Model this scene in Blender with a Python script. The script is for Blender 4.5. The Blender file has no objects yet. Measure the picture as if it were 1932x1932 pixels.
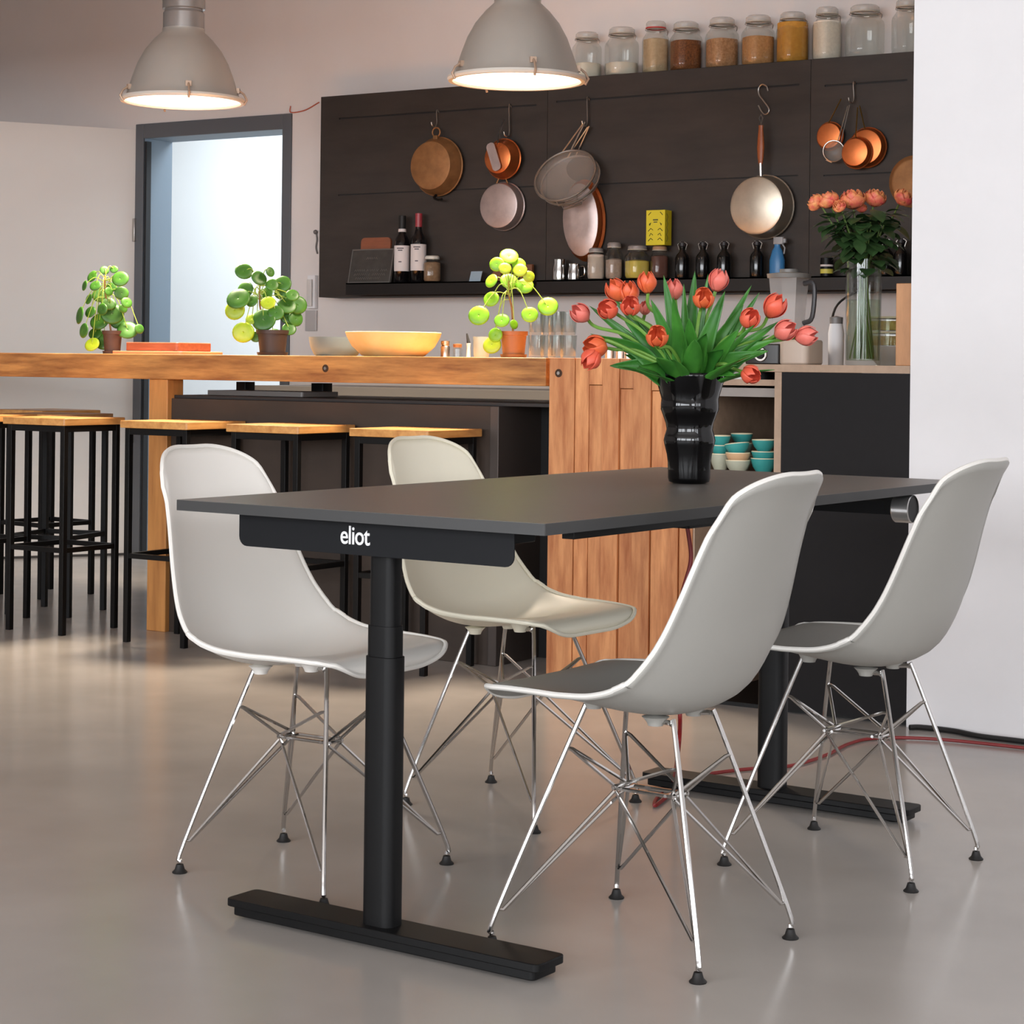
import bpy, math, random
from mathutils import Vector as V, Matrix as M
random.seed(7)
PI = math.pi
COL = bpy.context.scene.collection
# ------------------------------------------------------------------ camera model (1932 px frame)
F, CY, ROLL, YAW, CAMH = 3824.4, 687.8, 0.0115, -0.566, 1.0077
cR = V((math.cos(YAW), -math.sin(YAW), 0)); cF = V((math.sin(YAW), math.cos(YAW), 0)); cZ = V((0, 0, 1))
CAM = V((0, 0, CAMH))
def ray(px, py):
    a, b = (px - 966) / F, (py - CY) / F
    c, s = math.cos(ROLL), math.sin(ROLL)
    u, v = c * a + s * b, -s * a + c * b
    return cF + cR * u - cZ * v
def at_Y(px, py, Y): r = ray(px, py); return CAM + r * (Y / r.y)
def at_Z(px, py, z): r = ray(px, py); return CAM + r * ((z - CAMH) / r.z)
def at_D(px, py, d): return CAM + ray(px, py) * d
def ppm(p): return F / (p - CAM).dot(cF)          # pixels per metre at a point
# table frame (turned 2.6 degrees against the room)
TROT = -0.045
def rot_old(x, y):
    c, s = math.cos(TROT), math.sin(TROT); return V((c * x - s * y, s * x + c * y, 0))

# ------------------------------------------------------------------ materials
def lin(c): return tuple(((x / 255) / 12.92 if x / 255 <= .04045 else ((x / 255 + .055) / 1.055) ** 2.4) for x in c)
MATS = {}
def mat(name, rgb, rough=.5, metal=0., var=0., scale=8., stretch=(1, 1, 1), spec=.5, bump=0., trans=0., coat=0., sub=0., dark=None, emit=None, island=0.):
    if name in MATS: return MATS[name]
    m = bpy.data.materials.new(name); m.use_nodes = True; nt = m.node_tree; b = nt.nodes['Principled BSDF']
    c = lin(rgb) + (1,)
    b.inputs['Base Color'].default_value = c; b.inputs['Roughness'].default_value = rough; b.inputs['Metallic'].default_value = metal
    b.inputs['Specular IOR Level'].default_value = spec
    if coat: b.inputs['Coat Weight'].default_value = coat; b.inputs['Coat Roughness'].default_value = .05
    if trans: b.inputs['Transmission Weight'].default_value = trans
    if sub:
        b.inputs['Subsurface Weight'].default_value = sub; b.inputs['Subsurface Radius'].default_value = (.01, .01, .005)
    if emit: b.inputs['Emission Color'].default_value = lin(emit[0]) + (1,); b.inputs['Emission Strength'].default_value = emit[1]
    if var or bump or dark or island:
        tc = nt.nodes.new('ShaderNodeTexCoord'); mp = nt.nodes.new('ShaderNodeMapping'); mp.inputs['Scale'].default_value = stretch
        nz = nt.nodes.new('ShaderNodeTexNoise'); nz.inputs['Scale'].default_value = scale; nz.inputs['Detail'].default_value = 6; nz.inputs['Roughness'].default_value = .6
        nt.links.new(tc.outputs['Object'], mp.inputs['Vector']); nt.links.new(mp.outputs['Vector'], nz.inputs['Vector'])
        rp = nt.nodes.new('ShaderNodeValToRGB'); d = lin(dark) if dark else tuple(x * (1 - var) for x in c[:3]); l = tuple(min(1, x * (1 + var)) for x in c[:3])
        rp.color_ramp.elements[0].position = .3; rp.color_ramp.elements[0].color = tuple(d) + (1,)
        rp.color_ramp.elements[1].position = .68; rp.color_ramp.elements[1].color = tuple(l) + (1,)
        nt.links.new(nz.outputs['Fac'], rp.inputs['Fac']); out = rp.outputs['Color']
        if island:
            g = nt.nodes.new('ShaderNodeNewGeometry'); mr = nt.nodes.new('ShaderNodeMapRange'); mr.inputs[3].default_value = 1 - island; mr.inputs[4].default_value = 1 + island
            hs = nt.nodes.new('ShaderNodeHueSaturation'); nt.links.new(g.outputs['Random Per Island'], mr.inputs[0]); nt.links.new(mr.outputs[0], hs.inputs['Value'])
            nt.links.new(out, hs.inputs['Color']); out = hs.outputs['Color']
        nt.links.new(out, b.inputs['Base Color'])
        if bump:
            bp = nt.nodes.new('ShaderNodeBump'); bp.inputs['Strength'].default_value = bump; bp.inputs['Distance'].default_value = .01
            nt.links.new(nz.outputs['Fac'], bp.inputs['Height']); nt.links.new(bp.outputs['Normal'], b.inputs['Normal'])
    MATS[name] = m; return m
def glass(name, tint=(235, 238, 236), refl=.10, rough=.03):
    """thin clear glass: mostly transparent, fresnel gloss"""
    if name in MATS: return MATS[name]
    m = bpy.data.materials.new(name); m.use_nodes = True; nt = m.node_tree; nt.nodes.clear()
    o = nt.nodes.new('ShaderNodeOutputMaterial'); t = nt.nodes.new('ShaderNodeBsdfTransparent'); g = nt.nodes.new('ShaderNodeBsdfGlossy'); mx = nt.nodes.new('ShaderNodeMixShader')
    t.inputs[0].default_value = lin(tint) + (1,); g.inputs['Roughness'].default_value = rough
    lw = nt.nodes.new('ShaderNodeLayerWeight'); lw.inputs[0].default_value = .35
    mr = nt.nodes.new('ShaderNodeMapRange'); mr.inputs[3].default_value = refl * .5; mr.inputs[4].default_value = min(1, refl * 6)
    nt.links.new(lw.outputs['Facing'], mr.inputs[0]); nt.links.new(mr.outputs[0], mx.inputs[0]); nt.links.new(t.outputs[0], mx.inputs[1]); nt.links.new(g.outputs[0], mx.inputs[2]); nt.links.new(mx.outputs[0], o.inputs[0])
    MATS[name] = m; return m
def frosted(name, rgb, alpha, rough=.2):
    m = mat(name, rgb, rough); m.node_tree.nodes['Principled BSDF'].inputs['Alpha'].default_value = alpha; return m
WALL = mat('wall_paint', (222, 214, 210), .9, var=.03, scale=1.5, spec=.2)
WALLR = mat('wall_paint_white', (228, 226, 227), .85, var=.015, scale=6, spec=.2)
STEEL_P = mat('dark_steel_panel', (49, 41, 36), .6, .1, var=.3, scale=3, stretch=(1, 1, 4))
FRAMEM = mat('door_frame_paint', (92, 94, 98), .5)
JAMB = mat('door_jamb_paint', (128, 145, 160), .55)
OAK = mat('oak_beam', (206, 146, 80), .5, dark=(136, 84, 40), scale=3, stretch=(1.4, 9, 12), bump=.15)
OAKV = mat('oak_planks', (224, 158, 104), .55, dark=(170, 100, 56), scale=3, stretch=(10, 10, 1.3), bump=.1, island=.12)
OAKP = mat('oak_post', (204, 142, 78), .5, dark=(166, 108, 56), scale=3, stretch=(9, 9, .9), bump=.1)
OAKL = mat('oak_pale', (206, 158, 104), .5, dark=(150, 106, 60), scale=3, stretch=(9, 9, .9))
SEATW = mat('stool_seat_wood', (222, 164, 96), .38, dark=(186, 124, 64), scale=5, stretch=(8, 1.4, 8))
BLKM = mat('black_steel', (13, 12, 12), .45, .2, spec=.3)
BLKP = mat('black_powder_coat', (9, 9, 10), .5, spec=.25)
PLATE = mat('plate_black', (12, 14, 18), .5, spec=.25)
TOPM = mat('table_laminate', (102, 97, 92), .38, spec=.45, var=.03, scale=30)
EDGEM = mat('table_edge', (58, 58, 58), .6)
CHROME = mat('chrome', (200, 198, 196), .12, 1.)
STEEL = mat('brushed_steel', (190, 184, 178), .3, 1.)
ALU = mat('dull_aluminium', (182, 176, 168), .38, .35, var=.03, scale=5)
BLKR = mat('black_rubber', (16, 14, 13), .6)
COPPER = mat('copper', (206, 116, 66), .34, .9, var=.15, scale=14)
BRASS = mat('aged_brass', (150, 106, 66), .55, .55, var=.2, scale=20)
TIN = mat('tin_plate', (186, 170, 166), .42, .8, var=.14, scale=16)
CREAM = mat('cream_glaze', (236, 222, 186), .3)
TEAL = mat('teal_glaze', (62, 156, 152), .35)
TEALP = mat('pale_teal_glaze', (134, 172, 158), .35)
GREYG = mat('pale_grey_glaze', (182, 184, 164), .4)
PEACH = mat('peach_glaze', (216, 176, 136), .4)
GLASS = glass('clear_glass', (244, 246, 245), .06); GLASSJ = glass('jar_glass', (244, 245, 243), .06)
BLACKG = mat('black_glass', (3, 3, 4), .05, spec=.45)
LEAF = mat('tulip_leaf', (74, 142, 50), .42, dark=(36, 98, 34), scale=4, stretch=(3, 3, 1), sub=.0)
STEMG = mat('tulip_stem', (112, 158, 64), .45)
PILEA = mat('pilea_leaf', (70, 124, 34), .42, dark=(40, 86, 26), scale=10)
PILEAY = mat('pilea_leaf_young', (176, 192, 40), .4, dark=(132, 166, 32), scale=10)
PILEAB = mat('pilea_leaf_bright', (138, 190, 34), .4, dark=(96, 160, 26), scale=10)

# ------------------------------------------------------------------ mesh helpers
class MB:
    def __init__(s): s.v = []; s.f = []
    def add(s, vs, fs):
        n = len(s.v); s.v += [tuple(p) for p in vs]; s.f += [tuple(i + n for i in f) for f in fs]; return s
    def box(s, x0, x1, y0, y1, z0, z1, mx=None):
        vs = [V((x, y, z)) for z in (z0, z1) for x, y in ((x0, y0), (x1, y0), (x1, y1), (x0, y1))]
        if mx is not None: vs = [mx @ p for p in vs]
        return s.add(vs, [(3, 2, 1, 0), (4, 5, 6, 7), (0, 1, 5, 4), (1, 2, 6, 5), (2, 3, 7, 6), (3, 0, 4, 7)])
    def prism(s, poly, z0, z1, mx=None):
        n = len(poly); vs = [V((x, y, z)) for z in (z0, z1) for x, y in poly]
        if mx is not None: vs = [mx @ p for p in vs]
        fs = [tuple(range(n - 1, -1, -1)), tuple(range(n, 2 * n))] + [(i, (i + 1) % n, n + (i + 1) % n, n + i) for i in range(n)]
        return s.add(vs, fs)
    def rbox(s, x0, x1, y0, y1, z0, z1, r=.01, seg=4, mx=None):
        p = []
        for cx, cy, a0 in ((x1 - r, y1 - r, 0), (x0 + r, y1 - r, 90), (x0 + r, y0 + r, 180), (x1 - r, y0 + r, 270)):
            for k in range(seg + 1):
                a = math.radians(a0 + 90 * k / seg); p.append((cx + r * math.cos(a), cy + r * math.sin(a)))
        return s.prism(p, z0, z1, mx)
    def lathe(s, prof, mx=None, n=32, fn=None, sx=1., sy=1.):
        vs = []; m = len(prof)
        for j in range(n):
            a = 2 * PI * j / n
            for i, (r, z) in enumerate(prof):
                rr = r if fn is None else fn(r, z, a)
                p = V((rr * math.cos(a) * sx, rr * math.sin(a) * sy, z)); vs.append(mx @ p if mx is not None else p)
        fs = []
        for j in range(n):
            for i in range(m - 1):
                a, b = j * m + i, ((j + 1) % n) * m + i
                if prof[i][0] < 1e-6: fs.append((a, b + 1, a + 1))
                elif prof[i + 1][0] < 1e-6: fs.append((a, b, a + 1))
                else: fs.append((a, b, b + 1, a + 1))
        return s.add(vs, fs)
    def tube(s, pts, r, n=8, closed=False, r1=None, flat=1.):
        pts = [V(p) for p in pts]; k = len(pts)
        tn = []
        for i in range(k):
            a = pts[(i - 1) % k] if (closed or i) else pts[0]; b = pts[(i + 1) % k] if (closed or i < k - 1) else pts[-1]
            t = (b - a); tn.append(t.normalized() if t.length > 1e-9 else V((0, 0, 1)))
        up = V((0, 0, 1)) if abs(tn[0].z) < .9 else V((1, 0, 0))
        nn = tn[0].cross(up).normalized(); vs = []
        for i in range(k):
            nn = (nn - tn[i] * nn.dot(tn[i])).normalized(); bb = tn[i].cross(nn)
            rr = r if r1 is None else r + (r1 - r) * i / (k - 1)
            vs += [pts[i] + nn * (rr * math.cos(2 * PI * j / n)) + bb * (rr * flat * math.sin(2 * PI * j / n)) for j in range(n)]
        fs = [(i * n + j, i * n + (j + 1) % n, ((i + 1) % k) * n + (j + 1) % n, ((i + 1) % k) * n + j) for i in range(k if closed else k - 1) for j in range(n)]
        if not closed: fs += [tuple(range(n - 1, -1, -1)), tuple((k - 1) * n + j for j in range(n))]
        return s.add(vs, fs)
    def grid(s, fn, nu, nv):
        vs = [fn(i / nu, j / nv) for i in range(nu + 1) for j in range(nv + 1)]; w = nv + 1
        return s.add(vs, [(i * w + j, i * w + j + 1, (i + 1) * w + j + 1, (i + 1) * w + j) for i in range(nu) for j in range(nv)])
    def ball(s, c, r, n=12, m=8, sz=1.):
        prof = [(r * math.sin(PI * i / m) if 0 < i < m else 0, -r * sz * math.cos(PI * i / m)) for i in range(m + 1)]
        return s.lathe(prof, M.Translation(V(c)), n)
    def build(s, name, m, parent=None, smooth=True, bevel=0, solid=0, auto=40):
        me = bpy.data.meshes.new(name); me.from_pydata(s.v, [], s.f); me.update()
        me.materials.append(m)
        o = bpy.data.objects.new(name, me); COL.objects.link(o)
        if parent is not None: o.parent = parent
        if solid:
            q = o.modifiers.new('thickness', 'SOLIDIFY'); q.thickness = solid; q.offset = 0
        if bevel:
            q = o.modifiers.new('bevel', 'BEVEL'); q.width = bevel; q.segments = 2; q.limit_method = 'ANGLE'; q.angle_limit = math.radians(35)
        if smooth:
            me.polygons.foreach_set('use_smooth', [True] * len(me.polygons))
            me.set_sharp_from_angle(angle=math.radians(auto))
        return o
def tag(o, label, cat, group=None, kind=None):
    if label: o['label'] = label
    if cat: o['category'] = cat
    if group: o['group'] = group
    if kind: o['kind'] = kind
    return o
def thing(name, label, cat, loc=(0, 0, 0), rz=0, group=None):
    o = bpy.data.objects.new(name, None); COL.objects.link(o); o.location = loc; o.rotation_euler = (0, 0, rz); o.empty_display_size = .1
    return tag(o, label, cat, group)
def struct(name, mb, m, **k):
    o = mb.build(name, m, **k); o['kind'] = 'structure'; return o
def spl(pts, n=8):
    """Catmull-Rom through points"""
    P = [V(p) for p in pts]; P = [P[0] * 2 - P[1]] + P + [P[-1] * 2 - P[-2]]; out = []
    for i in range(1, len(P) - 2):
        for k in range(n):
            t = k / n; a, b, c, d = P[i - 1], P[i], P[i + 1], P[i + 2]
            out.append(.5 * ((2 * b) + (c - a) * t + (2 * a - 5 * b + 4 * c - d) * t * t + (3 * b - a - 3 * c + d) * t ** 3))
    return out + [P[-2]]
def interp(tab, x):
    if x <= tab[0][0]: return tab[0][1]
    n = len(tab)
    def sl(i):
        a, b = tab[max(0, i - 1)], tab[min(n - 1, i + 1)]; return (b[1] - a[1]) / (b[0] - a[0])
    for i in range(n - 1):
        (a, p), (b, q) = tab[i], tab[i + 1]
        if x <= b:
            h = b - a; t = (x - a) / h; m0, m1 = sl(i) * h, sl(i + 1) * h
            return (2 * t ** 3 - 3 * t * t + 1) * p + (t ** 3 - 2 * t * t + t) * m0 + (3 * t * t - 2 * t ** 3) * q + (t ** 3 - t * t) * m1
    return tab[-1][1]
def frame(z, up=V((0, 0, 1))):
    """rotation whose local Z is z"""
    z = z.normalized(); x = up.cross(z)
    if x.length < 1e-4: x = V((1, 0, 0))
    x.normalize(); y = z.cross(x); return M((x, y, z)).transposed().to_4x4()
ROOMF = frame(V((0, -1, 0)))           # local Z points into the room from the back wall

# ------------------------------------------------------------------ setting
YW, YP, YB, YC = 7.81, 7.64, 5.65, 5.42      # back wall, steel panel front, bar front, right counter front
CEIL = 3.5
fl = MB().box(-13, 5, -6, 11, -.1, 0)
FLM = mat('polished_concrete', (176, 168, 160), .3, spec=.32)
nt = FLM.node_tree; bs = nt.nodes['Principled BSDF']
tc = nt.nodes.new('ShaderNodeTexCoord')
def noise(scale, det=8, rough=.6, w=None):
    q = nt.nodes.new('ShaderNodeTexNoise'); q.inputs['Scale'].default_value = scale; q.inputs['Detail'].default_value = det; q.inputs['Roughness'].default_value = rough
    nt.links.new(tc.outputs['Object'], q.inputs['Vector']); return q
def ramp(src, a, ca, b, cb):
    q = nt.nodes.new('ShaderNodeValToRGB'); e = q.color_ramp.elements; e[0].position = a; e[0].color = ca; e[1].position = b; e[1].color = cb; nt.links.new(src, q.inputs[0]); return q
n1 = noise(.9, 4, .5); n2 = noise(4.0, 3, .5); n3 = noise(60, 2)
r1 = ramp(n1.outputs['Fac'], .3, lin((160, 153, 147)) + (1,), .7, lin((184, 178, 172)) + (1,))
r2 = ramp(n2.outputs['Fac'], .25, (.92, .92, .92, 1), .75, (1.0, 1.0, 1.0, 1))
mx = nt.nodes.new('ShaderNodeMix'); mx.data_type = 'RGBA'; mx.blend_type = 'MULTIPLY'; mx.inputs[0].default_value = 1
nt.links.new(r1.outputs[0], mx.inputs[6]); nt.links.new(r2.outputs[0], mx.inputs[7]); nt.links.new(mx.outputs[2], bs.inputs['Base Color'])
r3 = ramp(n2.outputs['Fac'], .3, (.18, .18, .18, 1), .7, (.215, .215, .215, 1)); nt.links.new(r3.outputs[0], bs.inputs['Roughness'])
bp = nt.nodes.new('ShaderNodeBump'); bp.inputs['Strength'].default_value = .03; bp.inputs['Distance'].default_value = .01
struct('floor', fl, FLM, smooth=False)
CEILM = mat('ceiling_paint', (205, 200, 196), .9)
struct('ceiling', MB().box(-13, 5, -6, 11, CEIL, CEIL + .1), CEILM, smooth=False)
dl = at_Y(256, 500, YW).x; dr = at_Y(549, 500, YW).x; dt = at_Y(400, 225, YW).z       # outer frame of the doorway
w = MB(); FR = .05
w.box(-13, dl + FR, YW, YW + .2, 0, CEIL); w.box(dr - FR, 5, YW, YW + .2, 0, CEIL); w.box(dl + FR, dr - FR, YW, YW + .2, dt - FR, CEIL)
struct('wall_back', w, WALL, smooth=False)
# door frame + lining
d = MB(); fy = YW - .012
d.box(dl, dl + .055, fy, YW, 0, dt); d.box(dr - .055, dr, fy, YW, 0, dt); d.box(dl + .055, dr - .055, fy, YW, dt - .075, dt)
door = struct('door_1', d, FRAMEM, bevel=.003)
j = MB(); j.box(dl + FR, dl + FR + .012, YW, YW + .2, 0, dt - FR - .02); j.box(dr - FR - .012, dr - FR, YW, YW + .2, 0, dt - FR - .02); j.box(dl + FR, dr - FR, YW, YW + .2, dt - FR - .025, dt - FR - .001)
j.build('jamb_lining', JAMB, door, smooth=False)
g = MB(); g.box(dl + .058, dl + .072, YW - .004, YW + .03, 0, dt - .09); g.build('door_seal', mat('seal_black', (24, 26, 30), .6), door, smooth=False)
h = MB()
for zz in (1.62, .58):
    h.box(dl - .004, dl + .012, fy - .014, fy + .002, zz, zz + .12)
h.build('hinge', STEEL, door, bevel=.002)
# bright room behind the doorway
cw = MB(); cw.box(-10.6, -3.4, YW + 1.9, YW + 2.0, 0, 2.75)
struct('wall_corridor', cw, mat('corridor_white', (236, 240, 242), .8), smooth=False)
struct('wall_corridor_left', MB().box(-10.7, -10.6, YW + .2, YW + 2, 0, 2.75), MATS['corridor_white'], smooth=False)
struct('wall_corridor_right', MB().box(-3.4, -3.3, YW + .2, YW + 2, 0, 2.75), MATS['corridor_white'], smooth=False)
struct('ceiling_corridor', MB().box(-10.7, -3.3, YW + .2, YW + 2, 2.75, 2.8), MATS['corridor_white'], smooth=False)
# low angled partition at left of the door
pa, pb = at_Z(0, 1055, 0), at_Z(250, 1047, 0)
dirp = (pa - pb).normalized(); nrm = V((-dirp.y, dirp.x, 0)); nrm = nrm if nrm.dot(CAM - pb) < 0 else -nrm
pb2 = V((dl, YW - .003, 0)); pe = pb2 + dirp * 1.05
PZ = 2.2
poly = [(pb2.x, pb2.y), (pe.x, pe.y), ((pe + nrm * .3).x, (pe + nrm * .3).y), ((pb2 + nrm * .3).x, min(pb2.y, (pb2 + nrm * .3).y))]
struct('wall_left', MB().prism(poly, 0, PZ), mat('partition_paint', (222, 216, 210), .85, var=.02, scale=2), smooth=False)
sk = MB(); q0, q1 = pb2 - nrm * .008, pe - nrm * .008
sk.prism([(q0.x, q0.y), (q1.x, q1.y), (pe.x, pe.y), (pb2.x, pb2.y)], 0, .012)
struct('baseboard_left', sk, mat('skirt_dark', (60, 56, 54), .6), smooth=False)
struct('unseen_shade_beam', MB().box(-13, -5.0, 4.4, 4.8, 2.28, CEIL), WALL, smooth=False)  # added beam above the frame, put in to shade the upper left wall
# right wall stub, flush with the counter
sx = at_Y(1717.5, 700, YC).x
struct('wall_right', MB().box(sx, 5, YC, YC + .25, 0, CEIL), WALLR, smooth=False)
ws = MB(); ws.box(5, 5.1, -6, 8, 0, .9); ws.box(5, 5.1, -6, 8, 3.1, CEIL)
for a, b in ((-6, -4.2), (-1.6, -.8), (1.8, 8)): ws.box(5, 5.1, a, b, .9, 3.1)
struct('wall_side', ws, WALLR, smooth=False)
for i, (a, b) in enumerate(((-4.2, -1.6), (-.8, 1.8))):
    o = MB(); mid = (a + b) / 2
    for y0, y1, z0, z1 in ((a, b, .9, .96), (a, b, 3.04, 3.1), (a, a + .06, .9, 3.1), (b - .06, b, .9, 3.1), (mid - .03, mid + .03, .9, 3.1)): o.box(5.02, 5.08, y0, y1, z0, z1)
    struct('window_%d' % (i + 7), o, FRAMEM, smooth=False)  # unseen side window frames, added along with the fill light
struct('wall_far_left', MB().box(-13.1, -13, -6, 8, 0, CEIL), WALL, smooth=False)
# wall behind the camera with a band of windows
wf = MB(); wz0, wz1 = .9, 3.1; wins = [(-7.0, -4.9), (-4.3, -1.8), (-1.2, 1.3), (1.9, 4.4)]
wf.box(-13, 5, -6.2, -6, 0, wz0); wf.box(-13, 5, -6.2, -6, wz1, CEIL); xs = -13
for a, b in wins: wf.box(xs, a, -6.2, -6, wz0, wz1); xs = b
wf.box(xs, 5, -6.2, -6, wz0, wz1)
struct('wall_front', wf, WALLR, smooth=False)
for i, (a, b) in enumerate(wins):
    o = MB(); mid = (a + b) / 2
    for x0, x1, z0, z1 in ((a, b, wz0, wz0 + .06), (a, b, wz1 - .06, wz1), (a, a + .06, wz0, wz1), (b - .06, b, wz0, wz1), (mid - .03, mid + .03, wz0, wz1)): o.box(x0, x1, -6.12, -6.05, z0, z1)
    struct('window_%d' % (i + 1), o, FRAMEM, smooth=False)

# ------------------------------------------------------------------ desk
TC = rot_old(-2.1802, 3.4786); TH, TL, TA, FLEN = .7583, 1.6845, .7216, .3427
desk = thing('height_adjustable_table', 'dark grey rectangular meeting table on two black column legs, tulips on top', 'table', TC, TROT)
x0, x1, y0, y1 = -.4, .4, -TL / 2, TL / 2
tt = MB().rbox(x0 + .0006, x1 - .0006, y0 + .0006, y1 - .0006, TH - .0185, TH, .004, 3).build('tabletop', TOPM, desk)
ed = MB(); ed.rbox(x0, x1, y0, y1, TH - .019, TH - .0005, .004, 3); ed.build('edge_band', EDGEM, tt)
for sgn in (-1, 1):
    yc = sgn * TA; cx = -.012
    f = MB(); f.rbox(-FLEN, FLEN, yc - .042, yc + .042, .022, .036, .012, 4); f.rbox(-FLEN + .012, FLEN - .012, yc - .036, yc + .036, .006, .022, .01, 4)
    for a in (-FLEN + .05, FLEN - .05): f.lathe([(0, 0), (.018, 0), (.018, .008), (0, .008)], M.Translation((a, yc, 0)), 14)
    ft = f.build('foot', BLKP, desk, bevel=.002)
    c = MB(); c.rbox(cx - .033, cx + .033, yc - .024, yc + .024, .034, .50, .018, 6); o = c.build('column', BLKP, desk, bevel=.001)
    MB().rbox(cx - .030, cx + .030, yc - .0215, yc + .0215, .49, .553, .016, 6).build('telescopic_stage', BLKP, o)
    MB().rbox(cx - .027, cx + .027, yc - .019, yc + .019, .55, TH - .03, .014, 6).build('telescopic_stage', BLKP, o)
    # side plate with rounded lower corners
    yp = sgn * (TA + .055); pl = MB(); w0, w1, zb, zt, r = -.305, .297, TH - .019 - .062, TH - .0195, .018
    pts = [(w0, zt)] + [(w0 + r - r * math.cos(a), zb + r - r * math.sin(a)) for a in [PI / 2 * k / 5 for k in range(6)]] + [(w1 - r + r * math.sin(a), zb + r - r * math.cos(a)) for a in [PI / 2 * k / 5 for k in range(6)]] + [(w1, zt)]
    pl.prism(pts, -.0015, .0015, M.Translation((0, yp, 0)) @ M.Rotation(PI / 2, 4, 'X'))
    pl.build('side_plate', PLATE, desk, smooth=False, bevel=.0006)
    br = MB(); br.box(-.28, .28, yc - .03, yc + .03, TH - .045, TH - .0195); br.build('top_bracket', BLKP, desk, bevel=.002)
for xx in (-.2, .2):
    MB().box(xx - .015, xx + .015, -TA + .03, TA - .03, TH - .043, TH - .0196).build('rail', BLKP, desk, bevel=.001)
MB().rbox(.25, .335, -.28, .02, TH - .045, TH - .0197, .006).build('control_box', BLKP, desk)
MB().box(.338, .362, -.70, -.05, TH - .036, TH - .0197).build('cable_channel', BLKP, desk, bevel=.001)
# rotary knob hanging under the front right corner
def img_x(p):
    q = p - CAM; d = q.dot(cF); a = q.dot(cR) / d; b = q.z / d
    return 966 + F * (math.cos(ROLL) * a + math.sin(ROLL) * b)
KX = .375; TM = M.Translation(TC) @ M.Rotation(TROT, 4, 'Z')
KY = min((abs(img_x(TM @ V((KX, i * .005, TH - .05))) - 1709), i * .005) for i in range(0, 168))[1]
kb = MB(); kmx = M.Translation((KX, KY, TH - .019 - .032)) @ M.Rotation(PI / 2, 4, 'Y')
kb.lathe([(.0, -.022), (.029, -.022), (.0305, -.020), (.0305, .017), (.0285, .0185)], kmx, 40)
kn = kb.build('control_knob', mat('knob_aluminium', (215, 215, 215), .3, .9), desk, auto=30)
kf = MB(); kf.lathe([(.0285, .0185), (.027, .0165), (.026, .0155), (0, .0155)], kmx, 40); kf.build('knob_face', BLKR, kn)
kf = MB(); kf.box(KX - .045, KX - .02, KY - .012, KY + .012, TH - .055, TH - .0197); kf.build('knob_mount', BLKP, kn)
def text_mesh(s, size, depth, name, m, parent, mx, bold=0.0, shear=0, align='CENTER', spacing=1.):
    cu = bpy.data.curves.new(name, 'FONT'); cu.body = s; cu.size = size; cu.extrude = depth; cu.offset = bold; cu.align_x = align; cu.align_y = 'CENTER'; cu.shear = shear; cu.space_character = spacing
    t = bpy.data.objects.new(name, cu); COL.objects.link(t)
    dg = bpy.context.evaluated_depsgraph_get(); me = bpy.data.meshes.new_from_object(t.evaluated_get(dg)); bpy.data.objects.remove(t)
    me.transform(mx); me.materials.clear(); me.materials.append(m); o = bpy.data.objects.new(name, me); COL.objects.link(o); o.parent = parent; return o
# ------------------------------------------------------------------ chairs
DSIDE = [o for o in desk.children if o.name.startswith('side_plate')][0]
text_mesh('eliot', .045, .0006, 'logo_lettering', mat('logo_white', (235, 235, 235), .5), DSIDE, M.Translation((-.036, -(TA + .055) - .0022, TH - .019 - .030)) @ M.Rotation(PI / 2, 4, 'X') @ M.Scale(.86, 4, (1, 0, 0)), bold=.0004, spacing=.95)
PROF = spl([(.219, 0, .414), (.2225, 0, .428), (.216, 0, .441), (.197, 0, .450), (.15, 0, .449), (.09, 0, .438), (.03, 0, .424), (-.04, 0, .413), (-.10, 0, .417), (-.150, 0, .443), (-.184, 0, .506), (-.208, 0, .59), (-.236, 0, .68), (-.268, 0, .762), (-.304, 0, .832)], 6)
_L = [0]
for a, b in zip(PROF, PROF[1:]): _L.append(_L[-1] + (b - a).length)
def prof(u):
    s = u * _L[-1]
    for i in range(len(PROF) - 1):
        if s <= _L[i + 1] or i == len(PROF) - 2:
            t = (s - _L[i]) / (_L[i + 1] - _L[i]); a, b = PROF[i], PROF[i + 1]; tn = (b - a).normalized()
            return a.lerp(b, t), V((tn.z, 0, -tn.x))       # point, normal towards the sitter
WT = [(0, .186), (.1, .204), (.2, .217), (.34, .230), (.45, .233), (.55, .224), (.68, .198), (.87, .163), (1, .146)]
KT = [(0, 0), (.1, .005), (.18, .018), (.34, .051), (.42, .065), (.50, .067), (.58, .054), (.68, .040), (.87, .036), (1, .034)]
def shell_pt(u, v):
    v = v * 2 - 1; a = abs(v)
    fr = .075 * (1 - math.sqrt(max(0, 1 - (max(0, a - .35) / .65) ** 2))); tp = .115 * (1 - math.sqrt(max(0, 1 - (max(0, a - .22) / .78) ** 2)))
    uu = fr + u * (1 - fr - tp)
    p, n = prof(uu); w = interp(WT, uu); k = interp(KT, uu)
    lift = k * (a ** 2.2) - .005 * max(0, (a - .93) / .07)
    edge = max(0, (u - .955) / .045)
    return p + n * (lift - .004 * edge) + V((0, v * w, 0))
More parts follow.
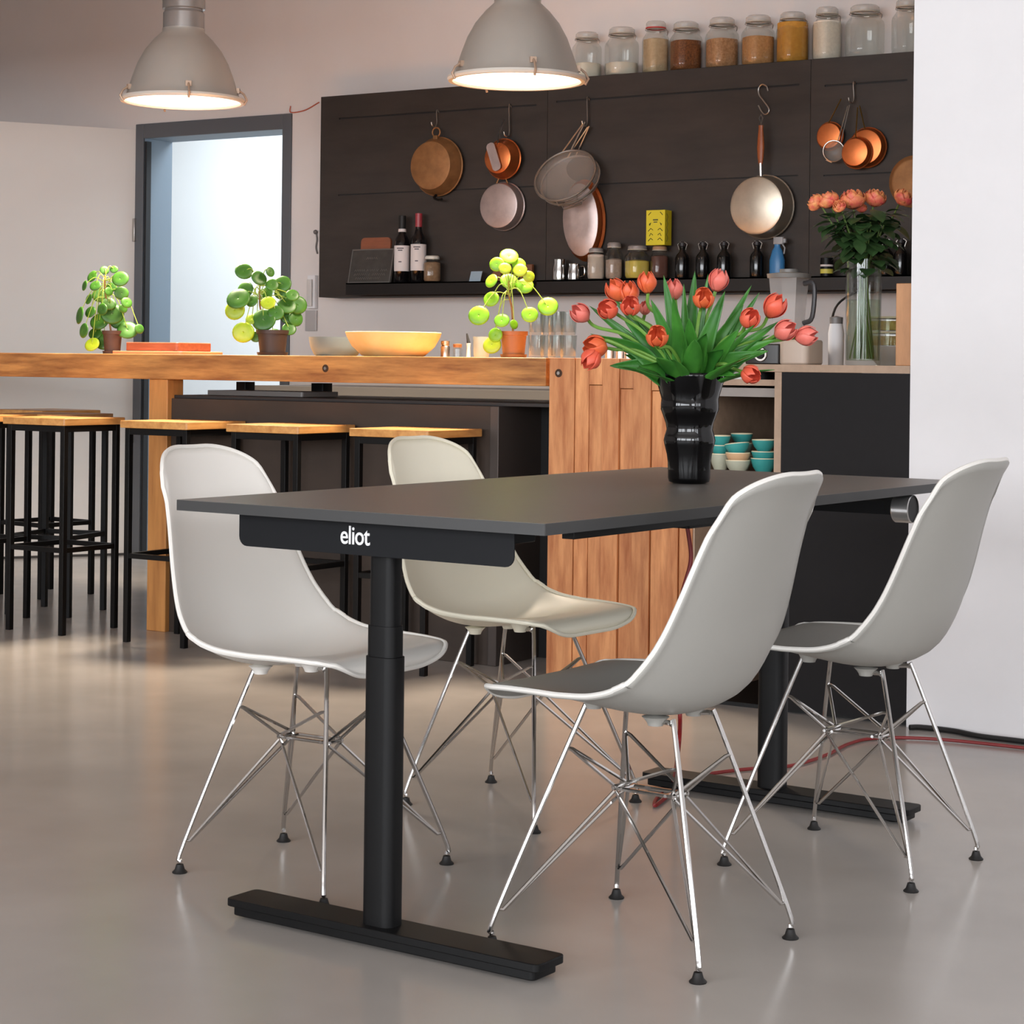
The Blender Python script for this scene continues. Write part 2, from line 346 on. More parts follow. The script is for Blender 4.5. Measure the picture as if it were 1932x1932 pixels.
def make_chair(name, label, loc, rz, shade, group, rimm):
    t = thing(name, label, 'chair', loc, rz, group)
    s = MB().grid(shell_pt, 44, 40); N_ = 60
    bd = [shell_pt(i / N_, 0) for i in range(N_)] + [shell_pt(1, i / N_) for i in range(N_)] + [shell_pt(1 - i / N_, 1) for i in range(N_)] + [shell_pt(0, 1 - i / N_) for i in range(N_)]
    o = s.build('seat_shell', shade, t, auto=180, solid=.0065)
    o.modifiers['thickness'].offset = -1; o.location = M.Rotation(-rz, 4, 'Z') @ V((-.013, 0, 0))
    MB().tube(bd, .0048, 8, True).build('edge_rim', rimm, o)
    for sx_ in (-1, 1):
        for sy_ in (-1, 1):
            tx, ty = (.095 if sx_ > 0 else -.092), sy_ * .072; fx = sx_ * .1945; fy_ = sy_ * (.1997 if sx_ > 0 else .161)
            zt = .408 if sx_ > 0 else .392
            foot = V((fx, fy_, .018)); top = V((tx, ty, zt)); kn_ = foot + (top - foot) * .12 + V((-.0 * sx_, 0, 0)); foot2 = V((foot.x, foot.y, .02)); kn2 = V((fx - sx_ * .006, fy_ - sy_ * .006, .062))
            l = MB(); l.tube(spl([top + V((-sx_ * .028, -sy_ * .01, .006)), top + V((-sx_ * .008, -sy_ * .003, .005)), top + V((sx_ * .004, sy_ * .004, -.018)), kn2, foot2], 5), .0046, 8)
            leg = l.build('leg', CHROME, t)
            m_ = MB(); m_.lathe([(0, 0), (.0145, 0), (.015, .002), (.010, .007), (.007, .017), (0, .018)], M.Translation((fx, fy_, 0)), 16); m_.build('foot_glide', BLKR, leg)
            st = MB()
            a1 = top + (kn2 - top) * .2
            ends = [(sx_ * .062, -.02), (sx_ * .062, .02)] if sx_ * sy_ > 0 else [(-.058, sy_ * .02), (.058, sy_ * .02)]
            for ex, ey in ends:
                bx = V((ex, ey, .262))
                st.tube([kn2 + V((0, 0, .002)), kn2.lerp(bx, .05) + V((0, 0, -.010)), bx + V((0, 0, -.006))], .0034, 6)
                st.tube([a1, a1.lerp(bx, .1) + V((0, 0, .004)), bx + V((0, 0, .004))], .0034, 6)
            st.build('leg_strut', CHROME, leg)
            b_ = MB(); b_.lathe([(0, -.001), (.013, -.001), (.015, .004), (.019, .010), (.024, .0145 + (.006 if sx_ > 0 else 0)), (0, .0185 + (.006 if sx_ > 0 else 0))], M.Translation((tx - sx_ * .03, ty - sy_ * .008, zt)), 20); b_.build('shock_mount', shade, o)
    b = MB()
    for k in (-.02, .02): b.tube([(-.066, k, .262), (.066, k, .262)], .0036, 6)
    for k in (-.062, .062, -.045, .045): b.tube([(k, -.024, .262), (k, .024, .262)], .0034, 6)
    b.build('centre_brace', CHROME, t)
    return t
SHW = mat('chair_white', (232, 228, 221), .42, spec=.4); SHC = mat('chair_cream', (230, 224, 204), .42, spec=.4); SHG = mat('chair_light_grey', (160, 158, 152), .45, spec=.35); SHR = mat('chair_edge_highlight', (226, 223, 217), .45)  # pale rim colour paints in the light caught by the grey shells' edges
CH = 'moulded shell chairs around the dark table'
make_chair('shell_chair', 'white shell chair on wire legs at near left end of the dark table', rot_old(-2.6275, 3.0682), TROT + .0398, SHW, CH, SHW)
make_chair('shell_chair', 'cream-white shell chair behind the dark table, in front of the wooden bar end', rot_old(-2.6447, 3.8139), TROT - .0258, SHC, CH, SHC)
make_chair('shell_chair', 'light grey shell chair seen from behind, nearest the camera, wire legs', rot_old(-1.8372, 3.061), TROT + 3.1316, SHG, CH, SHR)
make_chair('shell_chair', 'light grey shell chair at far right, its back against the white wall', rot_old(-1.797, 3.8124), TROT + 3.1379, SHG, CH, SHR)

exec_parts = []
# ------------------------------------------------------------------ pendant lamps
def lamp(px, py, D, label):
    p = at_Y(px, py, YB + .33); z = p.z
    t = thing('pendant_lamp', label, 'lamp', (p.x, p.y, z), 0, 'industrial pendant lamps over the bar')
    R = D / 2
    out = [(R * 1.0, 0), (R * .965, .012), (R * .93, .035), (R * .86, .085), (R * .77, .14), (R * .65, .19), (R * .5, .232), (R * .36, .262), (.082, .275)]
    inn = [(r - .004, zz + .001) for r, zz in out][::-1]
    MB().lathe(out, None, 64).build('lamp_shade', ALU, t, auto=60)
    MB().lathe([(.0, .268)] + inn[:-1] + [(R * .985, .001)], None, 64).build('reflector', mat('white_enamel', (245, 243, 238), .6), t, auto=60)
    MB().lathe([(R * .975, .0), (R * 1.0, .006), (R * 1.06, .004), (R * 1.07, -.004), (R * 1.05, -.012), (R * .99, -.012), (R * .975, 0)], None, 64).build('rim_ring', mat('ring_zinc', (226, 220, 210), .4, .2), t)
    MB().lathe([(.0, .275), (.080, .27), (.080, .335), (.074, .345), (.074, .349), (.083, .352), (.083, .40), (.06, .43), (.03, .45), (.012, .46), (.012, .5), (0, .5)], None, 40).build('socket_housing', mat('grey_housing', (158, 152, 148), .25, .3), t, auto=30)
    bl = MB(); bl.ball((0, 0, .10), .045, 20, 12, 1.15); bl.lathe([(.02, .14), (.02, .27)], None, 16); bl.build('bulb', mat('lit_bulb', (255, 240, 215), .4, emit=((255, 236, 205), 14)), t)
    gl = MB(); gl.lathe([(0, -.004), (R * .97, -.004), (R * .97, -.001), (0, -.001)], None, 64); gl.build('lens', mat('frosted_lens', (255, 252, 245), .6, emit=((255, 240, 220), 2.4)), t)
    for ang in (-2.1, -.75, .55, 2.6):
        c = MB(); ca, sa = math.cos(ang), math.sin(ang)
        c.tube([(R * .94 * ca, R * .94 * sa, .04), (R * 1.05 * ca, R * 1.05 * sa, .022), (R * 1.10 * ca, R * 1.10 * sa, .0), (R * 1.05 * ca, R * 1.05 * sa, -.02)], .0045, 8)
        c.box(-.011, .011, -.006, .006, .025, .045, M.Rotation(ang, 4, 'Z') @ M.Translation((R * .95, 0, 0)) @ M.Rotation(PI / 2, 4, 'Z'))
        c.build('clip', mat('clip_brass', (186, 158, 136), .4, .3), t)
    MB().tube([(0, 0, .5), (0, 0, CEIL - z)], .006, 8).build('cord', BLKM, t)
    MB().lathe([(0, CEIL - z - .04), (.05, CEIL - z - .04), (.05, CEIL - z), (0, CEIL - z)], None, 24).build('ceiling_rose', BLKM, t)
    L = bpy.data.lights.new('lamp_light', 'AREA'); L.shape = 'DISK'; L.size = D * .95; L.energy = LAMP_W; L.color = (1, .83, .64); L.spread = 2.2
    lo = bpy.data.objects.new('lamp_light', L); COL.objects.link(lo); lo.location = (p.x, p.y, z - .02)
    return t
LAMP_W = 38
lamp(345, 188, .455, 'silver dome pendant lamp with grey neck, hanging before the doorway')
lamp(975, 148, .455, 'silver dome pendant lamp cut by the top edge, nearest the jar shelf')

# ------------------------------------------------------------------ bar, island
BZ0, BZ1 = .938, 1.031
bar = thing('wooden_bar', 'long oak bar table with thick front beam, post and plank-clad end block', 'bar', (0, 0, 0))
bx1 = at_Y(1030, 700, YB).x; bxl = -8.2; p0 = at_Y(275, 900, YB).x; p1 = at_Y(310, 900, YB).x; e0 = at_Y(1034, 900, YB - .02).x; e1 = at_Y(1306, 900, YB - .02).x
MB().box(bxl, bx1, YB, YB + .10, BZ0, BZ1).build('front_beam', OAK, bar, bevel=.003)
MB().box(bxl, bx1, YB + .10, YB + .62, BZ1 - .045, BZ1).build('bar_top', OAK, bar, bevel=.002)
MB().box(bxl, bx1, YB + .62, YB + .72, BZ0, BZ1).build('rear_beam', OAK, bar, bevel=.003)
MB().box(p0, p1, YB + .012, YB + .10, 0, BZ0).build('post', OAKP, bar, bevel=.003)
MB().box(bxl + .1, bxl + .19, YB + .012, YB + .10, 0, BZ0).build('post', OAKP, bar, bevel=.003)
# end block of upright planks with short caps
blk = MB(); edges = [at_Y(v, 900, YB - .02).x for v in (1034, 1082, 1134, 1166, 1192, 1226, 1248, 1280, 1306)]
caps = {1: None}
core = MB().box(e0 + .002, e1 - .002, YB + .02, YB + .72, 0, BZ1 - .03); core.build('block_core', OAKP, bar)
dy = [0, .004, .0, .005, .001, .004, .002, .003]
capz = [0, .085, 0, .095, .0, .10, 0, .09]
for i in range(8):
    a, b = edges[i] + .0008, edges[i + 1] - .0008; y = YB - .02 + dy[i]
    if i == 1:
        m_ = a + (b - a) * .5; blk.box(a, m_, y, YB + .02, 0, BZ1); blk.box(m_ + .001, b, y - .001, YB + .02, BZ1 - .085, BZ1); blk.box(m_ + .001, b, y + .003, YB + .02, 0, BZ1 - .087)
    elif capz[i]:
        blk.box(a, b, y, YB + .02, BZ1 - capz[i], BZ1); blk.box(a, b, y + .005, YB + .02, 0, BZ1 - capz[i] - .002)
    else: blk.box(a, b, y, YB + .02, 0, BZ1)
blk.build('end_planks', OAKV, bar, smooth=False, bevel=.0012)
for px, py, yy in ((614, 695, YB), (1054, 704, YB - .02)):
    c = at_Y(px, py, yy); bm_ = M.Translation(c) @ ROOMF
    k = MB().lathe([(0, .003), (.006, .003), (.007, -.0), (.007, -.001)], bm_, 6); o = k.build('bolt', STEEL, bar)
    MB().lathe([(.0, .0006), (.0135, .0006), (.0135, -.001)], bm_, 24).build('bolt_hole', mat('hole_dark', (60, 38, 20), .8), o)
# island body below the bar
isl = thing('island_cabinet', 'dark brown steel island cabinet under the oak bar, behind the stools', 'cabinet', (0, 0, 0))
i0 = at_Y(313, 900, YB + .035).x; i1 = at_Y(941, 900, YB + .035).x; IZ = .868
BRN = mat('brown_steel', (58, 46, 38), .6, .1, var=.16, scale=4, stretch=(1, 1, 3))
MB().box(i0, i1 - .035, YB + .035, YB + .6, .0, IZ).build('front_panel', BRN, isl, smooth=False, bevel=.002)
MB().box(i1 - .034, i1, YB + .03, YB + .6, 0, IZ).build('corner_upright', mat('steel_upright', (84, 76, 72), .45, .5), isl, bevel=.002)
MB().box(i0, e0 - .02, YB + .05, YB + .61, IZ, IZ + .012).build('worktop', mat('steel_worktop', (58, 56, 56), .4, .5), isl, bevel=.001)
MB().box(i1 + .001, e0 - .002, YB + .3, YB + .6, 0, IZ).build('recess_panel', mat('recess_black', (14, 14, 15), .7), isl, smooth=False)
t = at_Y(515, 745, YB + .3)
o = MB().rbox(t.x - .24, t.x + .22, YB + .2, YB + .42, IZ + .0125, IZ + .03, .01); tag(o.build('serving_tray', mat('tray_grey', (112, 106, 102), .4)), 'grey tray lying on the island worktop under the bar beam', 'tray')
for px, wd, lb in ((604, .06, 'small black box in the gap under the bar beam, by the tray end'), (460, .05, 'black box in the gap under the bar beam, left part of the tray')):
    q = at_Y(px, 738, YB + .48); tag(MB().rbox(q.x - wd / 2, q.x + wd / 2, YB + .46, YB + .52, IZ + .0125, IZ + .06, .006).build('storage_box', BLKM), lb, 'box')

# ------------------------------------------------------------------ bar stools
def stool(near, label, rz=0):
    """near = floor point of the leg nearest the camera (right front); legs square .27"""
    t = thing('bar_stool', label, 'stool', (near.x - .135, near.y + .135, 0), rz, 'wooden topped steel bar stools along the bar')
    SZ = .792; h_ = .135; r = .0105
    MB().rbox(-.16, .16, -.16, .16, SZ - .026, SZ, .008, 3).build('seat', SEATW, t, bevel=.002)
    for a in (-1, 1):
        for b in (-1, 1): MB().box(a * h_ - r, a * h_ + r, b * h_ - r, b * h_ + r, 0, SZ - .0265).build('leg', BLKM, t, bevel=.0015)
    s_ = MB()
    for b in (-1, 1): s_.box(-h_, h_, b * h_ - r * .9, b * h_ + r * .9, SZ - .05, SZ - .027); s_.box(b * h_ - r * .9, b * h_ + r * .9, -h_, h_, SZ - .05, SZ - .027)
    s_.build('seat_frame', BLKM, t, bevel=.001)
    s_ = MB()
    for b in (-1, 1): s_.box(-h_, h_, b * h_ - r * .8, b * h_ + r * .8, .30, .318); s_.box(b * h_ - r * .8, b * h_ + r * .8, -h_, h_, .30, .318)
    s_.build('footrest', BLKM, t, bevel=.001)
stool(at_Z(117, 1199, 0), 'bar stool with oak seat and black legs, second from the left edge')
stool(at_Z(347, 1223, 0), 'bar stool with oak seat directly before the wooden post of the bar')
q = at_Z(117, 1199, 0)
stool(V((at_Z(560, 1247, 0).x, q.y + .005, 0)), 'bar stool with oak seat between the near left chair and the cream chair')
stool(V((at_Z(797, 1276, 0).x, q.y - .0, 0)), 'rightmost bar stool, seat just above the cream shell chair')
stool(V((at_Z(117, 1199, 0).x - .47, q.y + .01, 0)), 'bar stool cut by the left edge of the photo')
a_, b_ = at_Z(95, 1165, 0), at_Z(188, 1149, 0)
stool(V((at_Z(95, 1165, 0).x + .03, a_.y, 0)), 'bar stool standing behind the front row, on the far side under the bar', .25)
stool(V((at_Z(72, 1136, 0).x - .05, a_.y + .42, 0)), 'farthest bar stool, mostly hidden behind the others at left', -.1)

# ------------------------------------------------------------------ steel wall panel with ledges
seams = [at_Y(603, 400, YP).x, at_Y(1031, 400, YP).x, at_Y(1527, 400, YP).x, sx + .35]
zt = sum(at_Y(a, b, YP).z for a, b in ((603, 183), (1150, 141), (1716, 98))) / 3; zb = sum(at_Y(a, b, YP).z for a, b in ((605, 558), (1040, 557), (1525, 554))) / 3
lbl = ['dark steel wall panel, left section, with chalkboard and wine bottles', 'dark steel wall panel, wide middle section under the grain jars', 'dark steel wall panel, right section behind the roses']
slit = mat('slit_black', (6, 6, 6), .9)
slits = [[(640, 1012, 224), (640, 1022, 368)], [(1050, 1508, 192), (1142, 1502, 347)], [(1556, 1712, 162), (1560, 1715, 331)]]
PANZ = []
for i in range(3):
    a, b = seams[i] + .001, seams[i + 1] - .001
    t = thing('wall_shelf_panel', lbl[i], 'wall panel', ((a + b) / 2, YP, zb), 0, 'dark steel wall panels'); L = M.Translation(-V(((a + b) / 2, YP, zb)))
    s1 = at_Y(slits[i][0][0], slits[i][0][2], YP); s2 = at_Y(slits[i][1][0], slits[i][1][2], YP)
    pm = MB(); h1 = s1.z; h2 = s2.z; PANZ.append((h1, h2))
    x_a, x_b = at_Y(slits[i][0][0], slits[i][0][2], YP).x, at_Y(slits[i][0][1], slits[i][0][2] - .03 * (slits[i][0][1] - slits[i][0][0]), YP).x
    x_b = min(x_b, b - .02)
    # front sheet as bands so the slits are real gaps
    for z0, z1 in ((zb, h2 - .003), (h2 + .003, h1 - .004), (h1 + .004, zt)): pm.box(a, b, YP, YP + .004, z0, z1, L)
    for z0, hh in ((h2, .003), (h1, .004)): pm.box(a, x_a, YP, YP + .004, z0 - hh, z0 + hh, L); pm.box(x_b, b, YP, YP + .004, z0 - hh, z0 + hh, L)
    pm.build('front_sheet', STEEL_P, t, smooth=False)
    MB().box(a, b, YP + .0045, YW - .001, zb, zt - .001, L).build('casing', slit if False else mat('casing_dark', (26, 23, 22), .7), t, smooth=False)
    MB().box(a, b, YP, YW - .001, zt - .0008, zt, L).build('top_sheet', STEEL_P, t, smooth=False)
    la = at_Y(655, 533, YP - .1).x if i == 0 else a + .02; lb_ = b - .02 if i == 0 else b
    lz = zb + .06
    g_ = MB(); g_.box(la, lb_, YP - .11, YP, lz - .006, lz, L); g_.box(la, lb_, YP - .11, YP - .107, zb + .004, lz, L)
    g_.build('ledge', mat('ledge_steel', (32, 29, 28), .45, .5), t, smooth=False)
LZ = zb + .06
YL = YP - .055            # standing line on the ledge
def led(px): return at_Y(px, 520, YL).x

# wall brackets / things on the white wall left of the panel
q = at_Y(590, 640, YW)
sw = thing('wall_telephone', 'pale intercom handset and cable on the wall between doorway and steel panel', 'intercom', (at_Y(595, 520, YW).x, YW, at_Y(595, 520, YW).z))
MB().rbox(-.03, .02, -.03, 0, -.16, .0, .008).build('handset_base', WALLR, sw); MB().rbox(-.02, .01, -.045, -.03, -.15, -.02, .006).build('handset', mat('plastic_ivory', (205, 200, 196), .4), sw)
for px, py in ((589, 605),): 
    q = at_Y(px, py, YW); tag(MB().rbox(q.x - .035, q.x + .035, YW - .014, YW - .001, q.z - .05, q.z + .05, .006).build('light_switch', mat('switch_grey', (176, 170, 168), .4)), 'grey light switch plate low on the wall beside the doorway', 'switch')
q = at_Y(598, 440, YW); t = MB(); t.tube(spl([(q.x, YW - .006, q.z), (q.x + .008, YW - .01, q.z - .03), (q.x, YW - .006, q.z - .07), (q.x + .010, YW - .008, q.z - .10)], 5), .004, 8); t.ball((q.x, YW - .012, q.z + .005), .011)
tag(t.build('coat_hook_cord', mat('dark_cord', (110, 104, 102), .5)), 'short dark cord hanging on the wall beside the steel panel edge', 'cord')
w_ = [at_Y(548, 200, YW - .005), at_Y(549, 212, YW - .006), at_Y(575, 208, YW - .006), at_Y(602, 193, YW - .006)]
tag(MB().tube(spl(w_, 6), .003, 6).build('orange_wire', mat('orange_wire', (190, 96, 70), .5)), 'thin orange wire on the wall from doorway corner to steel panel', 'wire')

# ------------------------------------------------------------------ hooks and pans
def hook(px, ztop, zbot, label):
    p = at_Y(px, 200, YP - .02); t = MB()
    x = p.x; pts = [(x, YP + .003, ztop - .003), (x, YP - .006, ztop + .008), (x, YP - .016, ztop - .002), (x + .004, YP - .018, zbot + .02), (x, YP - .026, zbot - .002), (x - .006, YP - .04, zbot + .002), (x - .008, YP - .046, zbot + .018)]
    tag(t.tube(spl(pts, 6), .003, 6).build('pan_hook', STEEL), label, 'hook', 'steel hooks on the wall panel')
def zat(px, py, Y=YP): return at_Y(px, py, Y).z
hook(823, PANZ[0][0] - .0, zat(823, 240), 'steel hook holding the brass pan')
hook(960, PANZ[0][0] + .0, zat(958, 258), 'steel hook holding the small copper pan')
hook(1107, PANZ[1][0], zat(1107, 238), 'steel hook holding the sieves')
hook(1609, PANZ[2][0], zat(1608, 195), 'short hook holding the copper measuring pans')
q = at_Y(1440, 190, YP - .02); sh = MB(); k = ppm(q)
def sp(dx, dy): return (q.x + dx / k / .86, YP - .018, q.z - dy / k)
sh.tube(spl([sp(8, -18), sp(5, -27), sp(-3, -31), sp(-9, -24), sp(-8, -12), sp(0, 0), sp(9, 14), sp(9, 22), sp(3, 26), sp(-3, 20), sp(-9, 8)], 6), .0028, 6)
tag(sh.build('s_hook', STEEL), 'large steel S-hook above the saucepan with wooden handle', 'hook', 'steel hooks on the wall panel')
def pan(name, label, cat, px, py, r, r2, h, m, mrim=None, gap=.02, sx_=1., extra=None, tilt=0):
    """pan hanging with its base to the room; px,py = centre of the base"""
    c = at_Y(px, py, YP - gap - h); c.y = YP - gap
    t = thing(name, label, cat, c); mx_ = ROOMF @ M.Rotation(tilt, 4, 'Z')
    MB().lathe([(r - .003, .002), (r2 * .98 - .003, h * .88 - .002), (0, h - .003)], mx_, 48, sx=sx_).build('inside', mrim or m, t)
    MB().lathe([(r - .003, .002), (r + .004, -.001), (r + .004, .003), (r, .006), (r2, h * .86), (r2 * .97, h * .96), (r2 * .9, h), (0, h)], mx_, 48, sx=sx_).build('pan_body', m, t, auto=25)
    if extra: extra(t)
    return t
def ring_handle(dz, m, r=.022):
    def f(t):
        b = MB(); b.tube([(r * math.cos(a), -.02, dz + r * math.sin(a)) for a in [2 * PI * k / 20 for k in range(20)]], .0035, 6, True); b.build('hanging_ring', m, t)
        b = MB(); b.box(-.012, .012, -.03, -.012, dz - r - .02, dz - r + .006); b.build('ring_bracket', m, t, bevel=.002)
    return f
def bottom_grip(t):
    ring_handle(.155, BRASS, .021)(t)
    MB().tube(spl([(0, -.015, -.13), (.0, -.03, -.145), (.03, -.035, -.155), (.045, -.03, -.15)], 5), .006, 6).build('side_grip', BLKM, t)
pan('brass_pan', 'round aged brass pan hanging leftmost on the steel panel', 'pan', 811, 312, .132, .112, .068, BRASS, extra=bottom_grip)
def cu_extra(t):
    MB().tube(spl([(0, -.05, .06), (.006, -.045, .12), (.02, -.03, .17)], 5), .007, 6, flat=.4).build('handle', STEEL, t)
    b = MB(); b.rbox(-.022, .022, -.06, .07, 0, .006, .018, 6, M.Translation((-.01, -.062, .0)) @ M.Rotation(-.35, 4, 'Y') @ ROOMF); b.build('handle_plate', TIN, t)
    MB().box(-.006, .006, -.0675, -.064, -.03, .05, M.Rotation(-.35, 4, 'Y') @ M.Translation((-.012, 0, 0))).build('handle_slot', BLKM, t)
pan('copper_saucepan', 'small copper pan with pale loop plate, upper of the second hanging column', 'pan', 938, 298, .088, .07, .055, COPPER, extra=cu_extra, gap=.03)
def wire_top(t):
    MB().tube([(-.03, -.02, .10), (0, -.02, .16), (.03, -.02, .10)], .004, 6).build('wire_loop', BRASS, t)
pan('tin_pan', 'flat grey tinned pan hanging below the small copper pan', 'pan', 940, 388, .106, .101, .05, TIN, extra=wire_top, gap=.012)
# oval copper dish, then the two sieves in front
def oval(t): pass
c = at_Y(1097, 415, YP - .05); t = thing('oval_copper_dish', 'oval copper dish with tinned inside hanging behind the sieves', 'dish', (c.x, YP - .012, c.z))
mo = ROOMF @ M.Rotation(.06, 4, 'Z')
MB().lathe([(.088, .048), (.086, .0495), (.04, .0505), (0, .051)], mo, 48, sy=1.8).build('tinned_base', TIN, t)
MB().lathe([(0, .002), (.09, .002), (.1, .0), (.1, .004), (.092, .012), (.096, .03), (.088, .048)], mo, 48, sy=1.8).build('dish_body', COPPER, t, auto=30)
MESH = frosted('sieve_mesh', (176, 164, 154), .42, .35)
def sieve(px, py, r, dep, tilt, label, name='sieve', hk=(1105, 238), roll=-.45, gap=.07):
    c = at_Y(px, py, YP - gap); t = thing(name, label, 'sieve', (c.x, YP - gap, c.z)); mx_ = M.Rotation(roll, 4, 'Y') @ M.Rotation(.35, 4, 'Z') @ ROOMF @ M.Rotation(tilt, 4, 'X')
    MB().tube([mx_ @ V((r * math.cos(a), r * math.sin(a), 0)) for a in [2 * PI * k / 40 for k in range(40)]], .0055 if r > .06 else .003, 8, True).build('rim', STEEL, t)
    MB().lathe([(r * math.cos(a) if a < PI / 2 - .01 else 0, -dep * math.sin(a)) for a in [PI / 2 * k / 10 for k in range(11)]], mx_, 40).build('mesh_bowl', MESH, t)
    h1, h2 = (mx_ @ V((r * math.cos(a), r * math.sin(a), 0)) for a in (1.45, 1.15)); top = at_Y(hk[0], hk[1], YP - .03) - V((c.x, YP - gap, c.z))
    MB().tube([h1, top + V((-.004, 0, 0)), top + V((.004, 0, .004)), h2], .0034 if r > .06 else .002, 6).build('handle', STEEL, t)
    a1, a2 = -2.1, -1.4; q = [mx_ @ V((k * r * math.cos(a), k * r * math.sin(a), z_)) for k, a, z_ in ((1, a1, 0), (1.14, a1 + .08, -.01), (1.14, a2 - .08, -.01), (1, a2, 0))]
    MB().tube(q, .003, 6).build('rest_loop', STEEL, t)
sieve(1076, 340, .136, .07, -.5, 'wide steel sieve, the rear one of two hanging together', gap=.08, hk=(1110, 240))
sieve(1066, 331, .140, .065, -.5, 'wide steel sieve, the front one facing the room', gap=.12, hk=(1102, 232))
def wood_handle(t):
    zz = .128
    MB().tube([(0, -.04, zz - .01), (0, -.045, zz + .05)], .007, 8).build('handle_shaft', STEEL, t)
    prof_ = [(0, 0), (.009, 0), (.014, .03), (.0165, .07), (.014, .11), (.010, .145), (.011, .16), (0, .162)]
    MB().lathe(prof_, M.Translation((0, -.045, zz + .045)), 16, sy=.6).build('wooden_handle', mat('handle_wood', (150, 82, 44), .4, var=.15, scale=20), t)
    b = MB(); b.tube([(0, -.045, zz + .205), (-.008, -.045, zz + .235), (0, -.045, zz + .25), (.008, -.045, zz + .235)], .003, 6, True); b.build('hanging_loop', STEEL, t)
pan('steel_saucepan', 'large steel saucepan with wooden handle hanging from the S-hook', 'pan', 1426, 388, .130, .121, .085, mat('worn_steel', (196, 186, 170), .35, .85, var=.12, scale=12), STEEL, extra=wood_handle, gap=.02)
def brass_handle(L, a):
    def f(t): MB().tube([(0, -.02, .05), (L * math.sin(a), -.018, .05 + L * math.cos(a))], .0045, 6, flat=.5).build('handle', mat('brass_handle', (190, 150, 80), .3, .9), t)
    return f
pan('copper_measuring_pan', 'small flat copper pan, left of the bunch hung near the roses', 'pan', 1563, 256, .055, .052, .02, COPPER, extra=brass_handle(.11, .5), gap=.02)
pan('copper_measuring_pan', 'larger copper pan of the bunch hung near the roses', 'pan', 1632, 277, .078, .07, .03, COPPER, extra=brass_handle(.12, -.25), gap=.015)
pan('copper_measuring_pan', 'middle copper pan, in front of the larger one near the roses', 'pan', 1612, 287, .062, .056, .03, COPPER, extra=brass_handle(.13, .05), gap=.05)
sieve(1573, 285, .042, .025, .1, 'tiny tea strainer hanging with the copper pans', 'tea_strainer', (1601, 200), .3, .065)
pan('brass_tray', 'big round brass tray cut off by the white wall at right', 'tray', 1722, 342, .10, .09, .015, BRASS, gap=.02)

# ------------------------------------------------------------------ jars on the panel
def jar(px, ytop, ybot, wpx, fill, fc, label, red=False, lidm=None, Y=YP + .085, z0=zt, group='swing-top glass jars on top of the steel panel', name='storage_jar', rubber=None):
    b = at_Y(px, 100, Y); k = ppm(b); R = wpx / 2 / k; H = (ybot - ytop) / k
    t = thing(name, label, 'jar', (b.x, b.y, z0), random.uniform(0, .3), group)
    sq = lambda r, z, a: r * (1 + .055 * math.cos(4 * (a - PI / 4)) * (-1)) if z < H * .74 else r
    nr = R * .70
    pr = [(0, .003), (R * .85, .002), (R * .97, .008), (R, .03), (R, H * .62), (R * .95, H * .68), (nr * 1.05, H * .77), (nr, H * .80), (nr, H * .85)]
    MB().lathe(pr, None, 36, sq).build('jar_body', GLASSJ, t, auto=60)
    lid = MB().lathe([(nr * 1.06, H * .86), (nr * 1.10, H * .88), (nr * 1.08, H * .95), (nr * .9, H * .985), (0, H)], None, 32); lid.build('lid', lidm or frosted('lid_glass', (206, 202, 194), .42), t)
    MB().lathe([(nr * 1.0, H * .845), (nr * 1.12, H * .85), (nr * 1.12, H * .87), (nr, H * .872)], None, 32).build('rubber_seal', mat('seal_red', (196, 60, 54), .5) if red else mat('seal_clear', (186, 178, 164), .5), t)
    if name == 'storage_jar':
        MB().tube([(nr * 1.15 * math.cos(a), nr * 1.15 * math.sin(a), H * .83) for a in [2 * PI * q / 20 for q in range(20)]], .0016, 5, True).tube(spl([(nr * 1.1, 0, H * .84), (nr * 1.35, 0, H * .80), (nr * 1.3, 0, H * .72)], 3), .002, 5).build('wire_bail', STEEL, t)
    if fill:
        r_ = R - .005
        MB().lathe([(0, .005), (r_ * .9, .005), (r_, .014), (r_, H * fill - .004), (r_ * .5, H * fill + .002), (0, H * fill)], None, 32, sq).build('contents', mat(*fc) if isinstance(fc, tuple) else fc, t)
    return t
def grain(n, c, d, s=60): return mat(n, c, .8, dark=d, scale=s)
G = [grain('flour', (232, 224, 208), (222, 214, 198), 20), grain('oats', (206, 182, 148), (186, 160, 124)), grain('brown_seeds', (150, 92, 48), (84, 44, 20), 150), grain('rye_flakes', (206, 160, 118), (160, 112, 72), 100), grain('wheat', (206, 156, 104), (178, 126, 78), 110), grain('millet', (206, 150, 62), (190, 132, 48), 60), grain('white_rice', (240, 230, 214), (226, 216, 200), 90)]
jar(1107, 51, 141, 56, .34, G[0], 'glass jar a third full of white flour, leftmost, beside the lamp')
jar(1173, 43, 137, 64, .28, G[0], 'wide glass jar with a little flour, second from the left')
jar(1237, 32, 133, 50, .66, G[1], 'tall glass jar of pale oats with a red sealing ring', red=True)
jar(1294, 33, 128, 62, .62, G[2], 'glass jar filled with dark brown seeds')
jar(1362, 25, 123, 62, .58, G[3], 'glass jar of pinkish grain flakes, beside the dark brown seeds')
jar(1430, 20, 117, 62, .58, G[4], 'glass jar of tan wheat grains, left of the orange-yellow jar')
jar(1495, 14, 112, 62, .80, G[5], 'glass jar filled high with orange-yellow millet')
jar(1560, 4, 107, 54, .74, G[6], 'tall narrow glass jar of white rice')
jar(1631, 2, 103, 72, .0, G[0], 'large clear glass jar, almost empty, right of the white rice')
jar(1712, -6, 100, 58, .0, G[0], 'clear glass jar cut by the white wall at right')
